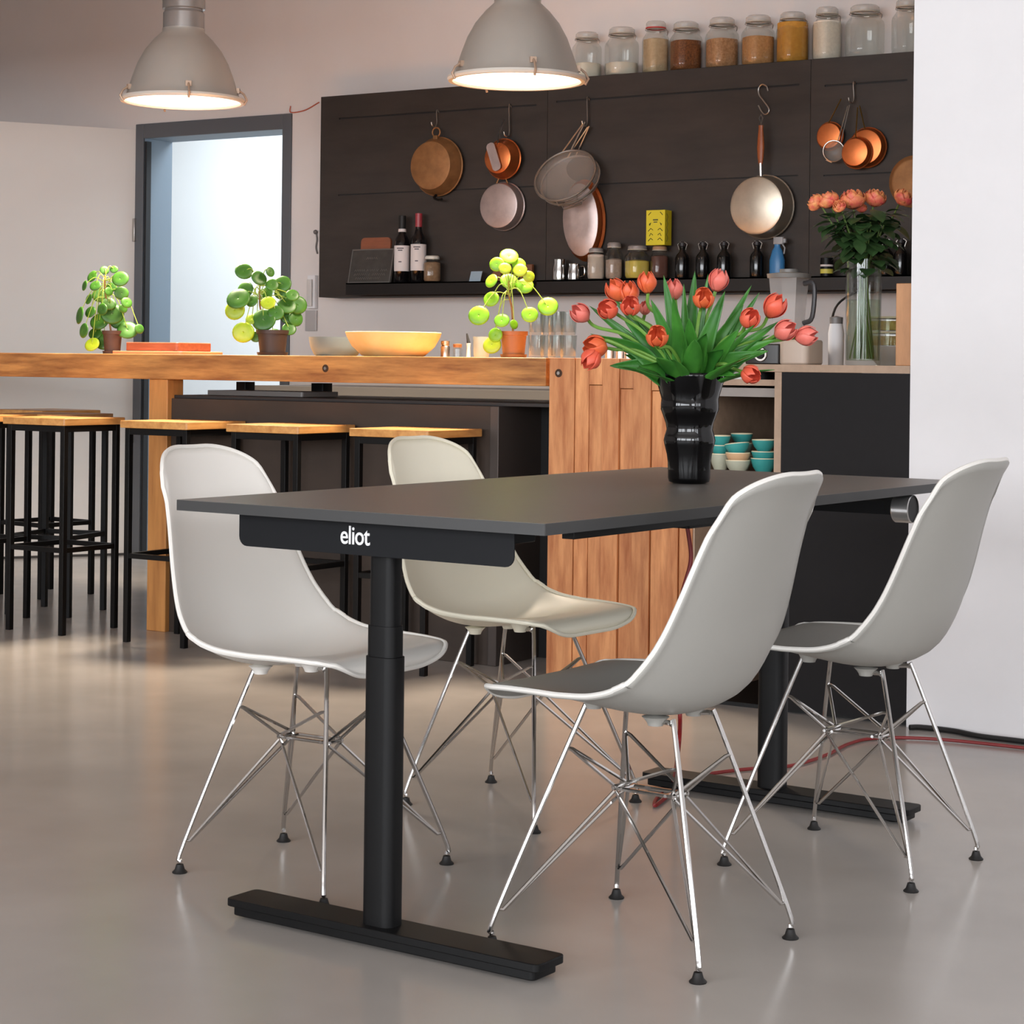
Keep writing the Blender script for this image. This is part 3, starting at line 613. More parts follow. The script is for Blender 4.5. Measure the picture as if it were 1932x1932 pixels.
q = at_Y(1712, 90, YP + .03); tag(MB().lathe([(0, 0), (.05, 0), (.055, .035), (0, .04)], M.Translation((q.x, YP + .022 + .04, zt)), 24).build('brown_bowl', mat('brown_clay', (80, 46, 34), .6)), 'dark brown clay pot at the right end of the jar shelf', 'pot') if False else None

# ------------------------------------------------------------------ ledge things
def ledge_thing(px, name, label, cat, group=None, Y=None, rz=0):
    Y = Y or YL; p = at_Y(px, 520, Y); return thing(name, label, cat, (p.x, Y, LZ), rz, group), ppm(p)
# chalkboard and board behind
c = at_Y(698, 500, YL); k = ppm(c)
t = thing('chalkboard', 'small grey chalkboard leaning on the ledge at far left of the panel', 'chalkboard', (c.x, YP - .06, LZ), 0)
tm = M.Rotation(-.22, 4, 'X'); wd = .115; hh = .158
MB().box(-wd, wd, -.004, .004, 0, hh, tm).build('board', mat('slate', (62, 58, 54), .8, var=.3, scale=14), t, smooth=False)
fr_ = MB(); fr_.box(-wd - .006, -wd, -.006, .006, 0, hh + .006, tm); fr_.box(wd, wd + .006, -.006, .006, 0, hh + .006, tm); fr_.box(-wd, wd, -.006, .006, hh, hh + .006, tm); fr_.box(-wd, wd, -.006, .006, 0, .006, tm)
fr_.build('board_frame', mat('frame_grey', (92, 88, 84), .6), t, smooth=False)
ck = MB()
for zz, a, b in ((.118, -.03, .035), (.06, -.09, -.03), (.06, -.02, .05), (.06, .06, .1), (.04, -.09, .0), (.04, .015, .09), (.022, -.08, .06)):
    n_ = int((b - a) / .006); ck.tube([tm @ V((a + i * .006, -.0055, zz + (.006 if i % 2 else -.004))) for i in range(n_ + 1)], .0011, 4)
ck.build('chalk_writing', mat('chalk', (120, 116, 110), .9), t)
c = at_Y(707, 470, YP - .02); tag(MB().rbox(-.085, .085, -.1, .11, -.006, .006, .02, 5, M.Translation((c.x, YP - .012, LZ + .105)) @ M.Rotation(PI / 2 - .06, 4, 'X')).build('chopping_board', mat('board_wood', (132, 76, 50), .5, var=.1, scale=20, stretch=(1, 1, 6))), 'reddish chopping board standing behind the chalkboard', 'board')
def wine(px, cap, label, htop, collar):
    t, k = ledge_thing(px, 'wine_bottle', label, 'bottle', 'wine bottles on the ledge'); Hh = (532 - htop) / k; R = .0355
    MB().lathe([(0, 0), (R * .9, 0), (R, .006), (R, Hh * .58), (R * .9, Hh * .64), (R * .5, Hh * .72), (.0145, Hh * .78), (.014, Hh * .97), (.0155, Hh * .975), (.0155, Hh - .002), (0, Hh)], None, 32).build('glass_bottle', mat('wine_glass', (14, 12, 14), .08, spec=.6), t)
    MB().lathe([(.0158, Hh * .80), (.0162, Hh * .80), (.0165, Hh * .995), (0, Hh + .001)], None, 24).build('capsule', cap, t)
    lb = MB(); lb.lathe([(R + .0006, Hh * .17), (R + .0006, Hh * .55)], None, 32); o = lb.build('paper_label', mat('label_paper', (214, 206, 204), .7), t)
    for zz, w_ in ((.5, .7), (.47, .45), (.30, .3)):
        u = MB(); u.grid(lambda a, b: V(((R + .0012) * math.cos(-1.2 + (a - .5) * w_ * 1.3), (R + .0012) * math.sin(-1.2 + (a - .5) * w_ * 1.3), Hh * zz + b * .005)), 8, 1); u.build('label_print', mat('print_grey', (96, 90, 96), .7), o)
    if collar: MB().lathe([(.0175, Hh * .755), (.0185, Hh * .76), (.0175, Hh * .80)], None, 24).build('neck_band', MATS['label_paper'], t)
wine(758, BLKR, 'dark wine bottle with black capsule and white collar, left of the pair', 405, True)
wine(789, mat('capsule_red', (150, 52, 60), .4), 'dark wine bottle with red capsule, right of the pair', 401, False)
jar(820, 480, 531, 36, .75, grain('spread', (150, 120, 92), (130, 98, 70)), 'short jar with white lid and paper label right of the wine bottles', lidm=mat('lid_white', (214, 208, 196), .4), Y=YL, z0=LZ, group=None, name='preserve_jar')
jl = bpy.data.objects[-1] if False else None
# postcard, wooden pieces
c = at_Y(898, 512, YL); tag(MB().box(-.03, .03, -.001, .001, 0, .05, M.Translation((c.x, YL - .01, LZ)) @ M.Rotation(-.35, 4, 'X')).build('blue_card', mat('card_blue', (150, 170, 184), .6), smooth=False), 'small pale blue card leaning on the ledge left of the bright plant', 'card')
c = at_Y(930, 512, YL); tag(MB().prism([(-.045, 0), (.04, 0), (.03, .06), (0, .05)], -.01, .01, M.Translation((c.x, YL + .02, LZ)) @ M.Rotation(PI / 2, 4, 'X')).build('wooden_wedge', mat('wedge_wood', (118, 74, 48), .6), bevel=.002), 'brown wooden wedge beside the blue card', 'wooden block')
c = at_Y(1003, 505, YL); tag(MB().box(-.05, .012, -.01, .01, 0, .075, M.Translation((c.x - .02, YP - .03, LZ)) @ M.Rotation(.0, 4, 'Y')).build('wooden_block', MATS['wedge_wood'], bevel=.003), 'brown wooden block behind the bright plant', 'wooden block')
def cup(px, htop, w, label, handle):
    t, k = ledge_thing(px, 'steel_cup', label, 'cup', 'polished steel jugs on the ledge'); Hh = (527 - htop) / k; R = w / 2 / k
    MB().lathe([(0, 0), (R * .98, 0), (R, .004), (R * .97, Hh * .5), (R * .82, Hh * .85), (R * .86, Hh), (R * .82, Hh - .001), (R * .78, Hh * .85), (0, .005)], None, 28).build('cup_body', CHROME, t)
    if handle: MB().tube(spl([(R * .9, 0, Hh * .8), (R * 1.6, 0, Hh * .8), (R * 1.6, 0, Hh * .3), (R * .95, 0, Hh * .2)], 4), .003, 6).build('handle', CHROME, t)
cup(1056, 487, 28, 'tall polished steel jug, left of the two', False); cup(1084, 496, 26, 'low polished steel jug with handle, right of the two', True)
def ljar(px, ytop, w, fill, fc, label, wood=False):
    jar(px, ytop, 528, w, fill, fc, label, lidm=mat('jar_lid_grey', (140, 132, 128), .4) if not wood else mat('cork', (168, 130, 96), .7), Y=YL, z0=LZ, group='lidded jars on the middle ledge', name='ledge_jar')
ljar(1129, 467, 36, .8, grain('salt', (206, 190, 176), (196, 180, 166), 30), 'pale salt jar on the middle ledge, below the oval copper dish')
ljar(1163, 457, 34, .55, grain('lentil', (186, 164, 150), (160, 138, 122)), 'taller jar half full of beige lentils, between salt jar and yellow powder')
ljar(1207, 463, 48, .55, grain('yellow_powder', (222, 200, 96), (210, 186, 80), 20), 'wide jar half full of yellow powder')
ljar(1249, 465, 36, .7, grain('brown_spice', (104, 66, 56), (90, 54, 46), 30), 'jar of brown spice beneath the yellow box', True)
c = at_Y(1243, 430, YL); k = ppm(c); zb_ = at_Y(1243, 463, YL).z
t = thing('yellow_box', 'bright yellow patterned cardboard box standing on the spice jar', 'box', (c.x, YL, LZ + (528 - 465) / k + .001))
hb = 66 / k; MB().box(-.045, .045, -.03, .03, 0, hb).build('carton', mat('yellow_card', (216, 200, 30), .5), t, bevel=.001)
pt_ = MB()
for i, zf in enumerate((.12, .26, .40, .56, .86)):
    for s_ in (-1, 1): pt_.tube([(s_ * (.034 - .006 * (i % 2)), -.031, hb * zf), (s_ * .022, -.031, hb * (zf + .08)), (s_ * (.012 if zf < .5 else .03), -.031, hb * (zf + .03))], .0017, 4)
pt_.box(-.012, .012, -.0312, -.0305, hb * .70, hb * .74); pt_.box(-.009, .009, -.0312, -.0305, hb * .64, hb * .67)
pt_.build('printed_pattern', mat('print_olive', (92, 92, 44), .6), t)
pt_ = MB(); pt_.tube([(.0455, -.015 + .01 * (i % 2), hb * (.1 + .1 * i)) for i in range(9)], .0015, 4).build('side_pattern', MATS['print_olive'], t)
DB = mat('dark_bottle', (12, 11, 12), .12, spec=.6)
for i, (px, lb) in enumerate(((1287, 'dark swing-top bottle right of the yellow box'), (1326, 'dark swing-top bottle, second right of the yellow box'), (1366, 'dark swing-top bottle, third right of the yellow box'), (1428, 'dark swing-top bottle under the steel saucepan'), (1672, 'dark bottle behind the roses, left of two'), (1700, 'dark bottle behind the roses, beside the white wall'))):
    t, k = ledge_thing(px, 'swing_top_bottle', lb, 'bottle', 'dark swing-top bottles on the ledge'); Hh = 70 / k; R = 13.5 / k
    MB().lathe([(0, 0), (R * .95, 0), (R, .005), (R, Hh * .55), (R * .9, Hh * .62), (R * .4, Hh * .74), (R * .38, Hh * .88), (0, Hh * .9)], None, 28).build('bottle_body', DB, t)
    MB().lathe([(R * .42, Hh * .86), (R * .55, Hh * .88), (R * .5, Hh * .97), (0, Hh)], None, 16).build('stopper', mat('stopper_dark', (40, 36, 38), .4), t)
    MB().tube([(-R * .5, 0, Hh * .78), (-R * .75, 0, Hh * .93), (-R * .3, 0, Hh * .99)], .0018, 5).tube([(R * .5, 0, Hh * .78), (R * .75, 0, Hh * .93), (R * .3, 0, Hh * .99)], .0018, 5).build('wire_clip', STEEL, t)
t, k = ledge_thing(1466, 'spray_bottle', 'blue and white spray bottle at the right end of the middle ledge', 'bottle')
MB().lathe([(0, 0), (.03, 0), (.033, .01), (.033, .07), (.022, .11), (.013, .125), (.013, .135)], None, 24, sy=.7).build('bottle_body', mat('blue_plastic', (58, 122, 176), .35), t)
b = MB(); b.rbox(-.016, .03, -.011, .011, .135, .165, .008, 4); b.rbox(.026, .04, -.008, .008, .14, .158, .003); b.tube([(.02, 0, .14), (.034, 0, .12), (.03, 0, .095)], .004, 6); b.build('trigger_head', mat('plastic_grey', (150, 150, 152), .4), t, bevel=.002)

# ------------------------------------------------------------------ back kitchen worktop (below the panel, mostly hidden by the bar)
kw = thing('back_kitchen_counter', 'dark low kitchen cabinet run below the steel panel, seen in the gap under the bar', 'cabinet', (0, 0, 0))
MB().box(seams[0], sx + 1, YW - .62, YW - .001, .1, .86).build('cabinet_front', mat('cabinet_dark', (70, 70, 72), .6), kw, smooth=False)
MB().box(seams[0], sx + 1, YW - .64, YW - .001, .861, .9).build('worktop', mat('worktop_grey', (120, 116, 112), .5), kw, bevel=.002)
MB().box(seams[0], sx + 1, YW - .56, YW - .001, 0, .1).build('plinth', BLKM, kw, smooth=False)

# ------------------------------------------------------------------ right hand counter unit
u0 = at_Y(1307, 800, YC).x; CZ = 1.017
cu = thing('counter_unit', 'kitchen counter unit with black end panel and open shelves, flush with the white wall', 'cabinet', (0, 0, 0))
vb0, vb1 = at_Y(1461, 800, YC).x, at_Y(1474, 800, YC).x; zsh = at_Y(1400, 894, YC + .05).z
EDG = mat('ply_edge', (168, 142, 120), .6, var=.1, scale=30)
MB().box(u0, sx - .001, YC - .004, YC + .72, CZ - .022, CZ).build('worktop', EDG, cu, bevel=.001)
MB().box(vb1, sx - .001, YC, YC + .018, .012, CZ - .0225).build('end_panel', mat('black_laminate', (26, 24, 25), .6, spec=.2, var=.06, scale=40), cu, smooth=False)
MB().box(vb0, vb1, YC - .001, YC + .6, .012, CZ - .0225).build('divider', EDG, cu, smooth=False)
MB().box(u0, u0 + .006, YC + .01, YC + .6, .012, CZ - .0225).build('side_panel', EDG, cu, smooth=False)
MB().box(u0 + .006, vb0, YC + .56, YC + .58, .012, CZ - .0225).build('back_panel', mat('back_grey', (122, 116, 112), .7), cu, smooth=False)
za, zc = at_Y(1420, 716, YC).z, at_Y(1420, 749, YC).z
MB().box(u0 + .006, vb0, YC + .02, YC + .56, za - .018, za).build('shelf', EDG, cu, smooth=False)
MB().box(u0 + .006, vb0, YC + .03, YC + .56, zc, zc + .026).build('shelf', mat('shelf_grey', (148, 140, 134), .6), cu, smooth=False)
MB().box(u0 + .006, vb0, YC + .01, YC + .56, zsh - .018, zsh).build('shelf', EDG, cu, smooth=False)
zl = at_Y(1330, 1062, YC + .05).z
MB().box(u0 + .006, vb0, YC + .01, YC + .56, zl - .018, zl).build('shelf', EDG, cu, smooth=False)
MB().box(u0, sx - .002, YC + .03, YC + .6, 0, .012).build('plinth', BLKM, cu, smooth=False)
# bowls
def bowl(px, py, wpx, hpx, Y, m, label, mi=CREAM, tilt=0, group='small glazed bowls stacked in the open shelf', name='small_bowl', z=None):
    b = at_Y(px, py, Y); k = ppm(b); R = wpx / 2 / k; Hh = hpx / k; zz = b.z if z is None else z
    t = thing(name, label, 'bowl', (b.x, Y, zz), 0, group); t.rotation_euler = (tilt * .3, tilt, 0)
    MB().lathe([(0, .0), (R * .5, 0), (R * .55, .003), (R * .82, Hh * .42), (R * .97, Hh * .8), (R, Hh - .001)], None, 36).build('outer_glaze', m, t)
    MB().lathe([(R, Hh - .001), (R * .985, Hh + .0015), (R * .955, Hh), (R * .92, Hh * .8), (R * .76, Hh * .42), (R * .5, .008), (0, .006)], None, 36).build('inner_glaze', mi, t)
    return zz + Hh
S1 = at_Y(1362, 894, YC + .1); 
def stack(px, Y, items, x0=zsh):
    z = x0
    for (w_, h_, m, lb, adv, tl) in items:
        b = at_Y(px, 880, Y); k = ppm(b); bowl(px, 880, w_, h_, Y, m, lb, tilt=tl, z=z + .0005); z += adv / k
stack(1359, YC + .10, [(40, 34, GREYG, 'pale grey-green bowl at the bottom, beside the black vase', 30, 0), (38, 20, TEAL, 'teal bowl in the middle, beside the black vase', 16, 0), (38, 22, TEAL, 'teal bowl with cream inside on top, beside the black vase', 14, 0)])
stack(1392, YC + .08, [(47, 24, GREYG, 'pale cream bowl at the bottom of the middle stack', 18, 0), (47, 20, PEACH, 'peach bowl in the middle of the middle stack', 17, 0), (47, 20, TEAL, 'tilted teal bowl with cream inside, topping the middle stack', 14, -.14)])
stack(1399, YC + .2, [(44, 30, GREYG, 'grey-green bowl at the bottom, behind the middle stack', 28, 0), (42, 24, TEALP, 'pale teal bowl behind the middle stack', 22, 0), (42, 20, TEAL, 'teal bowl topping the rear stack', 14, 0)])
stack(1441, YC + .12, [(50, 28, TEAL, 'teal bowl at the bottom, beside the wooden divider', 19, 0), (48, 22, TEAL, 'teal bowl in the middle, beside the wooden divider', 22, 0), (46, 22, TEAL, 'teal bowl on top, beside the wooden divider', 14, 0)])
b = at_Y(1386, 710, YC + .12)
tag(MB().rbox(b.x - .06, b.x + .07, YC + .06, YC + .2, za, za + .026, .006).build('white_container', mat('white_plastic', (222, 220, 214), .4)), 'white flat container in the top slot of the open shelf', 'container')
b = at_Y(1440, 710, YC + .12); tag(MB().lathe([(0, 0), (.03, 0), (.033, .02), (0, .026)], M.Translation((b.x, YC + .12, za)), 24).build('dark_dish', BLKM), 'dark dish in the top slot of the shelf, beside the divider', 'dish')
for i in range(4):
    b = at_Y(1344, 1056, YC + .08); k = ppm(b)
    tag(MB().lathe([(0, 0), (.02, 0), (.036, .012), (.034, .012), (0, .003)], M.Translation((b.x, YC + .08, zl + .0005 + i * .0135)), 24).build('saucer', mat('saucer_cream', (214, 196, 172), .4)), ['cream saucer at the bottom of the small stack on the lowest shelf', 'cream saucer second from the bottom on the lowest shelf', 'cream saucer third from the bottom on the lowest shelf', 'cream saucer on top of the stack on the lowest shelf'][i], 'saucer', 'cream saucers on the lowest shelf')

# ------------------------------------------------------------------ things on the right counter
YV = YC + .30
def onc(px, Y=YV): p = at_Y(px, 680, Y); return V((p.x, Y, CZ)), ppm(p)
# blender
p, k = onc(1487, YC + .42); t = thing('jug_blender', 'clear jug blender standing behind the tulips on the right counter', 'blender', p)
MB().rbox(-.065, .065, -.07, .07, 0, .085, .02, 5).build('motor_base', mat('base_grey', (150, 146, 142), .4), t, bevel=.004)
MB().lathe([(.03, .086), (.045, .088), (.05, .10), (.058, .19), (.066, .27), (.066, .272)], M.Rotation(PI / 4, 4, 'Z'), 4).build('jug', frosted('jug_plastic', (196, 190, 186), .42), t, smooth=False)
MB().lathe([(0, .272), (.068, .272), (.07, .285), (.03, .29), (.03, .30), (0, .30)], M.Rotation(PI / 4, 4, 'Z'), 24).build('lid', mat('lid_smoke', (120, 116, 112), .4), t)
MB().tube(spl([(.05, 0, .255), (.085, 0, .25), (.08, 0, .15), (.05, 0, .13)], 5), .008, 8).build('jug_handle', mat('handle_smoke', (60, 58, 60), .4), t)
# toaster / radio with a round dial
p, k = onc(1466, YC + .2); t = thing('toaster', 'black and beige toaster with a round dial, behind the rightmost tulips', 'toaster', p, .0)
MB().rbox(-.085, .03, -.05, .05, .0, .062, .01, 4).build('control_front', mat('toaster_black', (34, 31, 30), .35), t, bevel=.004)
MB().lathe([(0, .004), (.02, .004), (.022, 0)], M.Translation((-.03, -.051, .03)) @ ROOMF, 24).build('dial', STEEL, t)
MB().lathe([(0, .008), (.013, .008), (.015, 0)], M.Translation((-.03, -.053, .03)) @ ROOMF, 24).build('dial_knob', BLKM, t)
MB().rbox(.03, .125, -.06, .07, 0, .075, .02, 5).build('side_casing', mat('toaster_beige', (186, 168, 152), .4), t, bevel=.006)
p, k = onc(1577, YC + .48); t = thing('thermos_flask', 'slim pale flask standing left of the rose vase', 'flask', p); MB().lathe([(0, 0), (.024, 0), (.025, .10), (.02, .13), (0, .135)], None, 24).build('flask_body', WALLR, t); MB().lathe([(.0205, .13), (.021, .15), (0, .155)], None, 24).build('flask_cap', mat('cap_grey', (120, 116, 114), .4), t)
pc = [V((at_Y(1570, 552, YW - .5).x, YP - .03, zb + .01)), V((at_Y(1571, 600, YC + .6).x - .0, YC + .62, 1.2)), V((at_Y(1568, 660, YC + .6).x, YC + .6, CZ + .02)), V((at_Y(1575, 676, YC + .5).x, YC + .5, CZ + .004))]
tag(MB().tube(spl(pc, 8), .004, 6).build('power_cord', BLKR), 'black power cord dropping from the panel to the right counter', 'cord')
p, k = onc(1573, YC + .36); p2 = at_Y(1560, 505, YP - .06)
t = thing('small_can', 'small black and yellow can on the ledge left of the rose vase', 'can', (p2.x, YP - .06, LZ)); MB().lathe([(0, 0), (.026, 0), (.026, .075), (0, .078)], None, 24).build('can_body', BLKM, t)
MB().lathe([(.0265, .012), (.0265, .03)], None, 24).build('yellow_band', mat('band_yellow', (206, 196, 84), .5), t); MB().lathe([(.0265, .04), (.0265, .048)], None, 24).build('white_band', MATS['label_paper'], t)
# board + container stack at right end
p, k = onc(1709, YC + .14); tag(MB().box(sx - .065, sx - .003, YC + .05, YC + .4, CZ, CZ + .235).build('wooden_crate', mat('crate_wood', (190, 138, 94), .5, var=.1, scale=20, stretch=(3, 3, .6)), bevel=.002), 'upright wooden crate side at the right end of the counter', 'crate')
p, k = onc(1682, YC + .46); p.z = CZ
t = thing('white_bowl', 'white round bowl on the counter right of the rose vase', 'bowl', p); MB().lathe([(0, 0), (.04, 0), (.07, .03), (.075, .06), (.072, .06), (.06, .02), (0, .008)], None, 32).build('bowl_body', mat('bowl_greywhite', (196, 192, 186), .4), t)
for i, (c_, lb) in enumerate((((214, 190, 130), 'clear tub with tan contents on the white bowl, lower one'), ((206, 188, 96), 'clear tub with yellow contents on the white bowl, upper one'))):
    t = thing('food_tub', lb, 'tub', (p.x, p.y, CZ + .061 + i * .046), 0, 'food tubs stacked on the white bowl')
    MB().rbox(-.055, .055, -.05, .05, .002, .03, .012, 4).build('contents', mat('tub_food_%d' % i, c_, .6, dark=(160, 120, 60), scale=40), t); MB().rbox(-.058, .058, -.053, .053, 0, .038, .014, 4).build('tub_box', GLASS, t); MB().rbox(-.06, .06, -.055, .055, .038, .044, .014, 4).build('tub_lid', mat('lid_pale', (214, 204, 170), .4), t)

# ------------------------------------------------------------------ rose bouquet
pv, k = onc(1628, YC + .26); VR = 33 / k; VH = 200 / k
t = thing('rose_vase', 'tall clear glass cylinder vase with roses on the right counter', 'vase', pv)
MB().lathe([(0, 0), (VR * .95, 0), (VR, .004), (VR * 1.03, VH), (VR * .98, VH), (VR * .95, .016), (0, .014)], None, 40).build('glass_cylinder', GLASS, t, auto=50)
MB().lathe([(0, .0145), (VR * .93, .0145), (VR * .96, VH * .62), (0, VH * .62)], None, 32).build('water', glass('water', (240, 246, 238), .02), t)
RP = mat('rose_petal', (222, 76, 82), .5, dark=(244, 176, 104), scale=38, sub=.0); RL = mat('rose_leaf', (62, 92, 50), .42, dark=(34, 58, 30), scale=20); RS = mat('rose_stem', (92, 116, 52), .5)
def petal(mb, base, axis, L, w, open_, ang, curl=0., n=6, m=6, pw=.75, belly=.42):
    fr = frame(axis); 
    def f(u, v):
        v = (v - .5) * 2; ww = w * (math.sin(PI * min(1, .08 + u * .90) ** pw)) ; r_ = open_ * (math.sin(PI * (.06 + .80 * u)) ** .8) + curl * u ** 4
        a = ang + v * ww / max(open_, .3 * w) * 1.0
        return base + (fr @ V((r_ * math.cos(a), r_ * math.sin(a), L * u)))
    mb.grid(f, n, m)
def rose(px, py, s, d, label, tipdir):
    top = at_D(px, py, d); k = ppm(top); R = s / 2 / k
    axis = V(tipdir).normalized(); base = top - axis * R * .9
    t = thing('rose', label, 'rose', base, 0, 'orange-pink roses in the glass vase'); z0 = V((0, 0, 0)); mb = MB()
    for ring, (n_, o_, l_) in enumerate(((3, .25, 1.5), (4, .5, 1.55), (5, .78, 1.5), (5, .98, 1.25))):
        for i in range(n_): petal(mb, z0, axis, R * l_, R * .95, R * o_, 2 * PI * i / n_ + ring * .6, R * (.12 * ring))
    mb.build('petals', RP, t, auto=180, solid=.0008)
    foot = V((pv.x + random.uniform(-.6, .6) * VR, pv.y + random.uniform(-.6, .6) * VR, CZ + .02)); mouth = V((pv.x + (base.x - pv.x) * .22, pv.y + random.uniform(-.4, .4) * VR, CZ + VH))
    pts = spl([foot - base, mouth - base, (mouth - base) * .4 + V((0, 0, -.01)), z0], 6)
    MB().tube(pts, .0028, 6).build('stem', RS, t)
    lf = MB()
    for i in range(9):
        q_ = pts[int(len(pts) * (.42 + .05 * i)) % len(pts)]; a = random.uniform(0, 2 * PI); dr = V((math.cos(a), math.sin(a), random.uniform(-.5, .5)))
        leaf(lf, q_, dr, random.uniform(.05, .075), .028)
    MB.build(lf, 'leaves', RL, t, auto=180)
def leaf(mb, base, dr, L, w, droop=.3, fold=.25, n=7, nrm=None, twist=0):
    dr = V(dr).normalized(); side = dr.cross(V((0, 0, 1)) if nrm is None else nrm)
    if side.length < .05: side = dr.cross(V((1, 0, 0)))
    side.normalize(); up = side.cross(dr)
    def f(u, v):
        v = (v - .5) * 2; ww = w * (math.sin(PI * min(1, u * .97 + .03)) ** .8 if u < .999 else 0); c = base + dr * (L * u) - V((0, 0, 1)) * (droop * L * u * u)
        tw = twist * u; s2 = side * math.cos(tw) + up * math.sin(tw)
        return c + s2 * (v * ww) + up * (abs(v) * ww * fold)
    mb.grid(f, n, 4)
rd = (pv - CAM).dot(cF)
for px, py, s, dd, lb, td in ((1537, 381, 34, .02, 'rose furthest left in the bouquet, tilted outward', (-.8, -.3, .5)), (1562, 375, 40, 0, 'rose second from left in the bouquet', (-.35, -.3, 1)), (1583, 388, 26, -.04, 'small low rose in the middle-left of the bouquet', (-.1, -.8, .6)), (1609, 373, 48, .0, 'largest open rose in the middle of the bouquet', (.0, -.2, 1)), (1652, 371, 42, .02, 'rose right of the middle of the bouquet', (.3, -.1, 1)), (1626, 392, 20, .05, 'small rosebud low between the middle roses', (.1, -.4, 1)), (1706, 371, 38, .1, 'rightmost pale yellow-pink rose beside the white wall', (.6, .0, .8))):
    rose(px, py, s, rd + dd, lb, td)
ff = thing('greenery_sprig', 'dense dark green rose foliage around the neck of the rose vase', 'foliage', pv + V((0, 0, VH))); lf = MB()
rr = random.Random(3)
for i in range(110):
    a = rr.uniform(0, 2 * PI); h_ = rr.uniform(-.03, .15); rad = rr.uniform(.02, .10) * (1 - abs(h_ - .06) * 3)
    b_ = V((math.cos(a) * rad, math.sin(a) * rad * .8, h_)); leaf(lf, b_, V((math.cos(a) + rr.uniform(-.5, .5), math.sin(a) + rr.uniform(-.5, .5), rr.uniform(-.6, .5))), rr.uniform(.045, .065), rr.uniform(.02, .028), .3, .15)
lf.build('leaves', RL, ff, auto=180); st = MB()
for i in range(14):
    a = rr.uniform(0, 2 * PI); st.tube([V((math.cos(a + 2.6) * VR * .75, math.sin(a + 2.6) * VR * .75, -VH + .02)), V((math.cos(a) * .02, math.sin(a) * .02, -.01)), V((math.cos(a) * .07, math.sin(a) * .06, .10))], .0024, 5)
st.build('stems', RS, ff)

# ------------------------------------------------------------------ tulips
vb = at_Z(1300, 912, TH); vb.z = TH + .0003; kv = ppm(vb)
t = thing('black_glass_vase', 'glossy black rippled glass vase on the grey tabletop', 'vase', vb)
pr = [(0, 0), (.034, 0), (.0435, .004), (.0455, .012), (.046, .03), (.0462, .045), (.0485, .062), (.0535, .082), (.0555, .092), (.0535, .102), (.0495, .115), (.0515, .128), (.0575, .145), (.0625, .158), (.0625, .168), (.0615, .180), (.0655, .195), (.0705, .212), (.0745, .228), (.0765, .236)]
pr2 = [(.0735, .236)] + [(r - .004, z) for r, z in pr[::-1][1:-2]] + [(0, .01)]
MB().lathe(pr + pr2, None, 72, lambda r, z, a: r * (1 + .022 * math.cos(8 * a) * math.sin(min(1, z / .236) * PI))).build('vase_body', BLACKG, t, auto=180)
TP = mat('tulip_petal', (232, 104, 76), .45, dark=(208, 68, 50), scale=18, stretch=(1, 1, .5)); TP2 = mat('tulip_petal_pink', (234, 128, 114), .45, dark=(212, 92, 80), scale=18); TP3 = mat('tulip_petal_orange', (234, 114, 66), .45, dark=(208, 72, 44), scale=18)
mouth = vb + V((0, 0, .232)); vd = (vb - CAM).dot(cF)
def T(px, py, d): return at_D(px, py, vd + d)
def tulip(px, py, s, d, ax, label, m, leaves, opn=1.0):
    c = T(px, py, d); k = ppm(c); R = s / 2 / k * .92; axis = (cR * ax[0] + cZ * ax[1] - cF * ax[2]).normalized(); base = c - axis * R * 1.05
    t = thing('tulip', label, 'tulip', base, 0, 'orange-red tulips in the black vase'); z0 = V((0, 0, 0)); mb = MB()
    for i in range(3): petal(mb, z0, axis, R * 2.25, R * .78, R * .86 * opn, 2 * PI * i / 3 + .5, 0, 9, 6, .85)
    for i in range(3): petal(mb, z0, axis, R * 2.15, R * .80, R * 1.0 * opn, 2 * PI * i / 3 + 1.55, R * .06, 9, 6, .85)
    mb.build('petals', m, t, auto=180, solid=.0012)
    off = base - mouth; a_ = V((off.x * .18, off.y * .18, 0)); a_ = a_ if a_.length < .05 else a_.normalized() * .05
    root = mouth + a_ * .3 - V((0, 0, .08)); m1 = mouth + a_; ctl = m1.lerp(base, .5) + V((0, 0, .02)); 
    pts = spl([root - base, m1 - base, ctl - base - axis * 0, -axis * .03, z0 + axis * .002], 6)
    MB().tube(pts, .0038, 7).build('stem', STEMG, t)
    for (lx, ly, ld, w_) in leaves:
        tip = T(lx, ly, ld); o0 = m1 - base - V((0, 0, .035)); tp = tip - base; L_ = tp - o0; out = V((L_.x, L_.y, 0)); mid = o0 + L_ * .5 + V((0, 0, .012 + .10 * out.length * (1 if L_.z < .12 else .4)))
        cu_ = spl([o0, o0.lerp(mid, .5) + V((0, 0, .004)), mid, tp], 6); n_ = len(cu_) - 1; lf = MB()
        view = (CAM - tip).normalized(); sd0 = L_.normalized().cross(view + V((random.uniform(-.5, .5), random.uniform(-.5, .5), random.uniform(-.3, .3)))).normalized(); upv = sd0.cross(L_.normalized())
        def f(u, v):
            v = (v - .5) * 2; i = min(n_, int(round(u * n_))); c_ = cu_[i]; ww = w_ * (math.sin(PI * (.14 + .86 * u)) ** .75 if u < .999 else 0)
            tw = .7 * (u - .5); s2 = sd0 * math.cos(tw) + upv * math.sin(tw); return c_ + s2 * (v * ww) + upv * ((v * v - .4) * ww * .45)
        lf.grid(f, n_, 6); lf.build('leaf', LEAF, t, auto=180, solid=.0009)
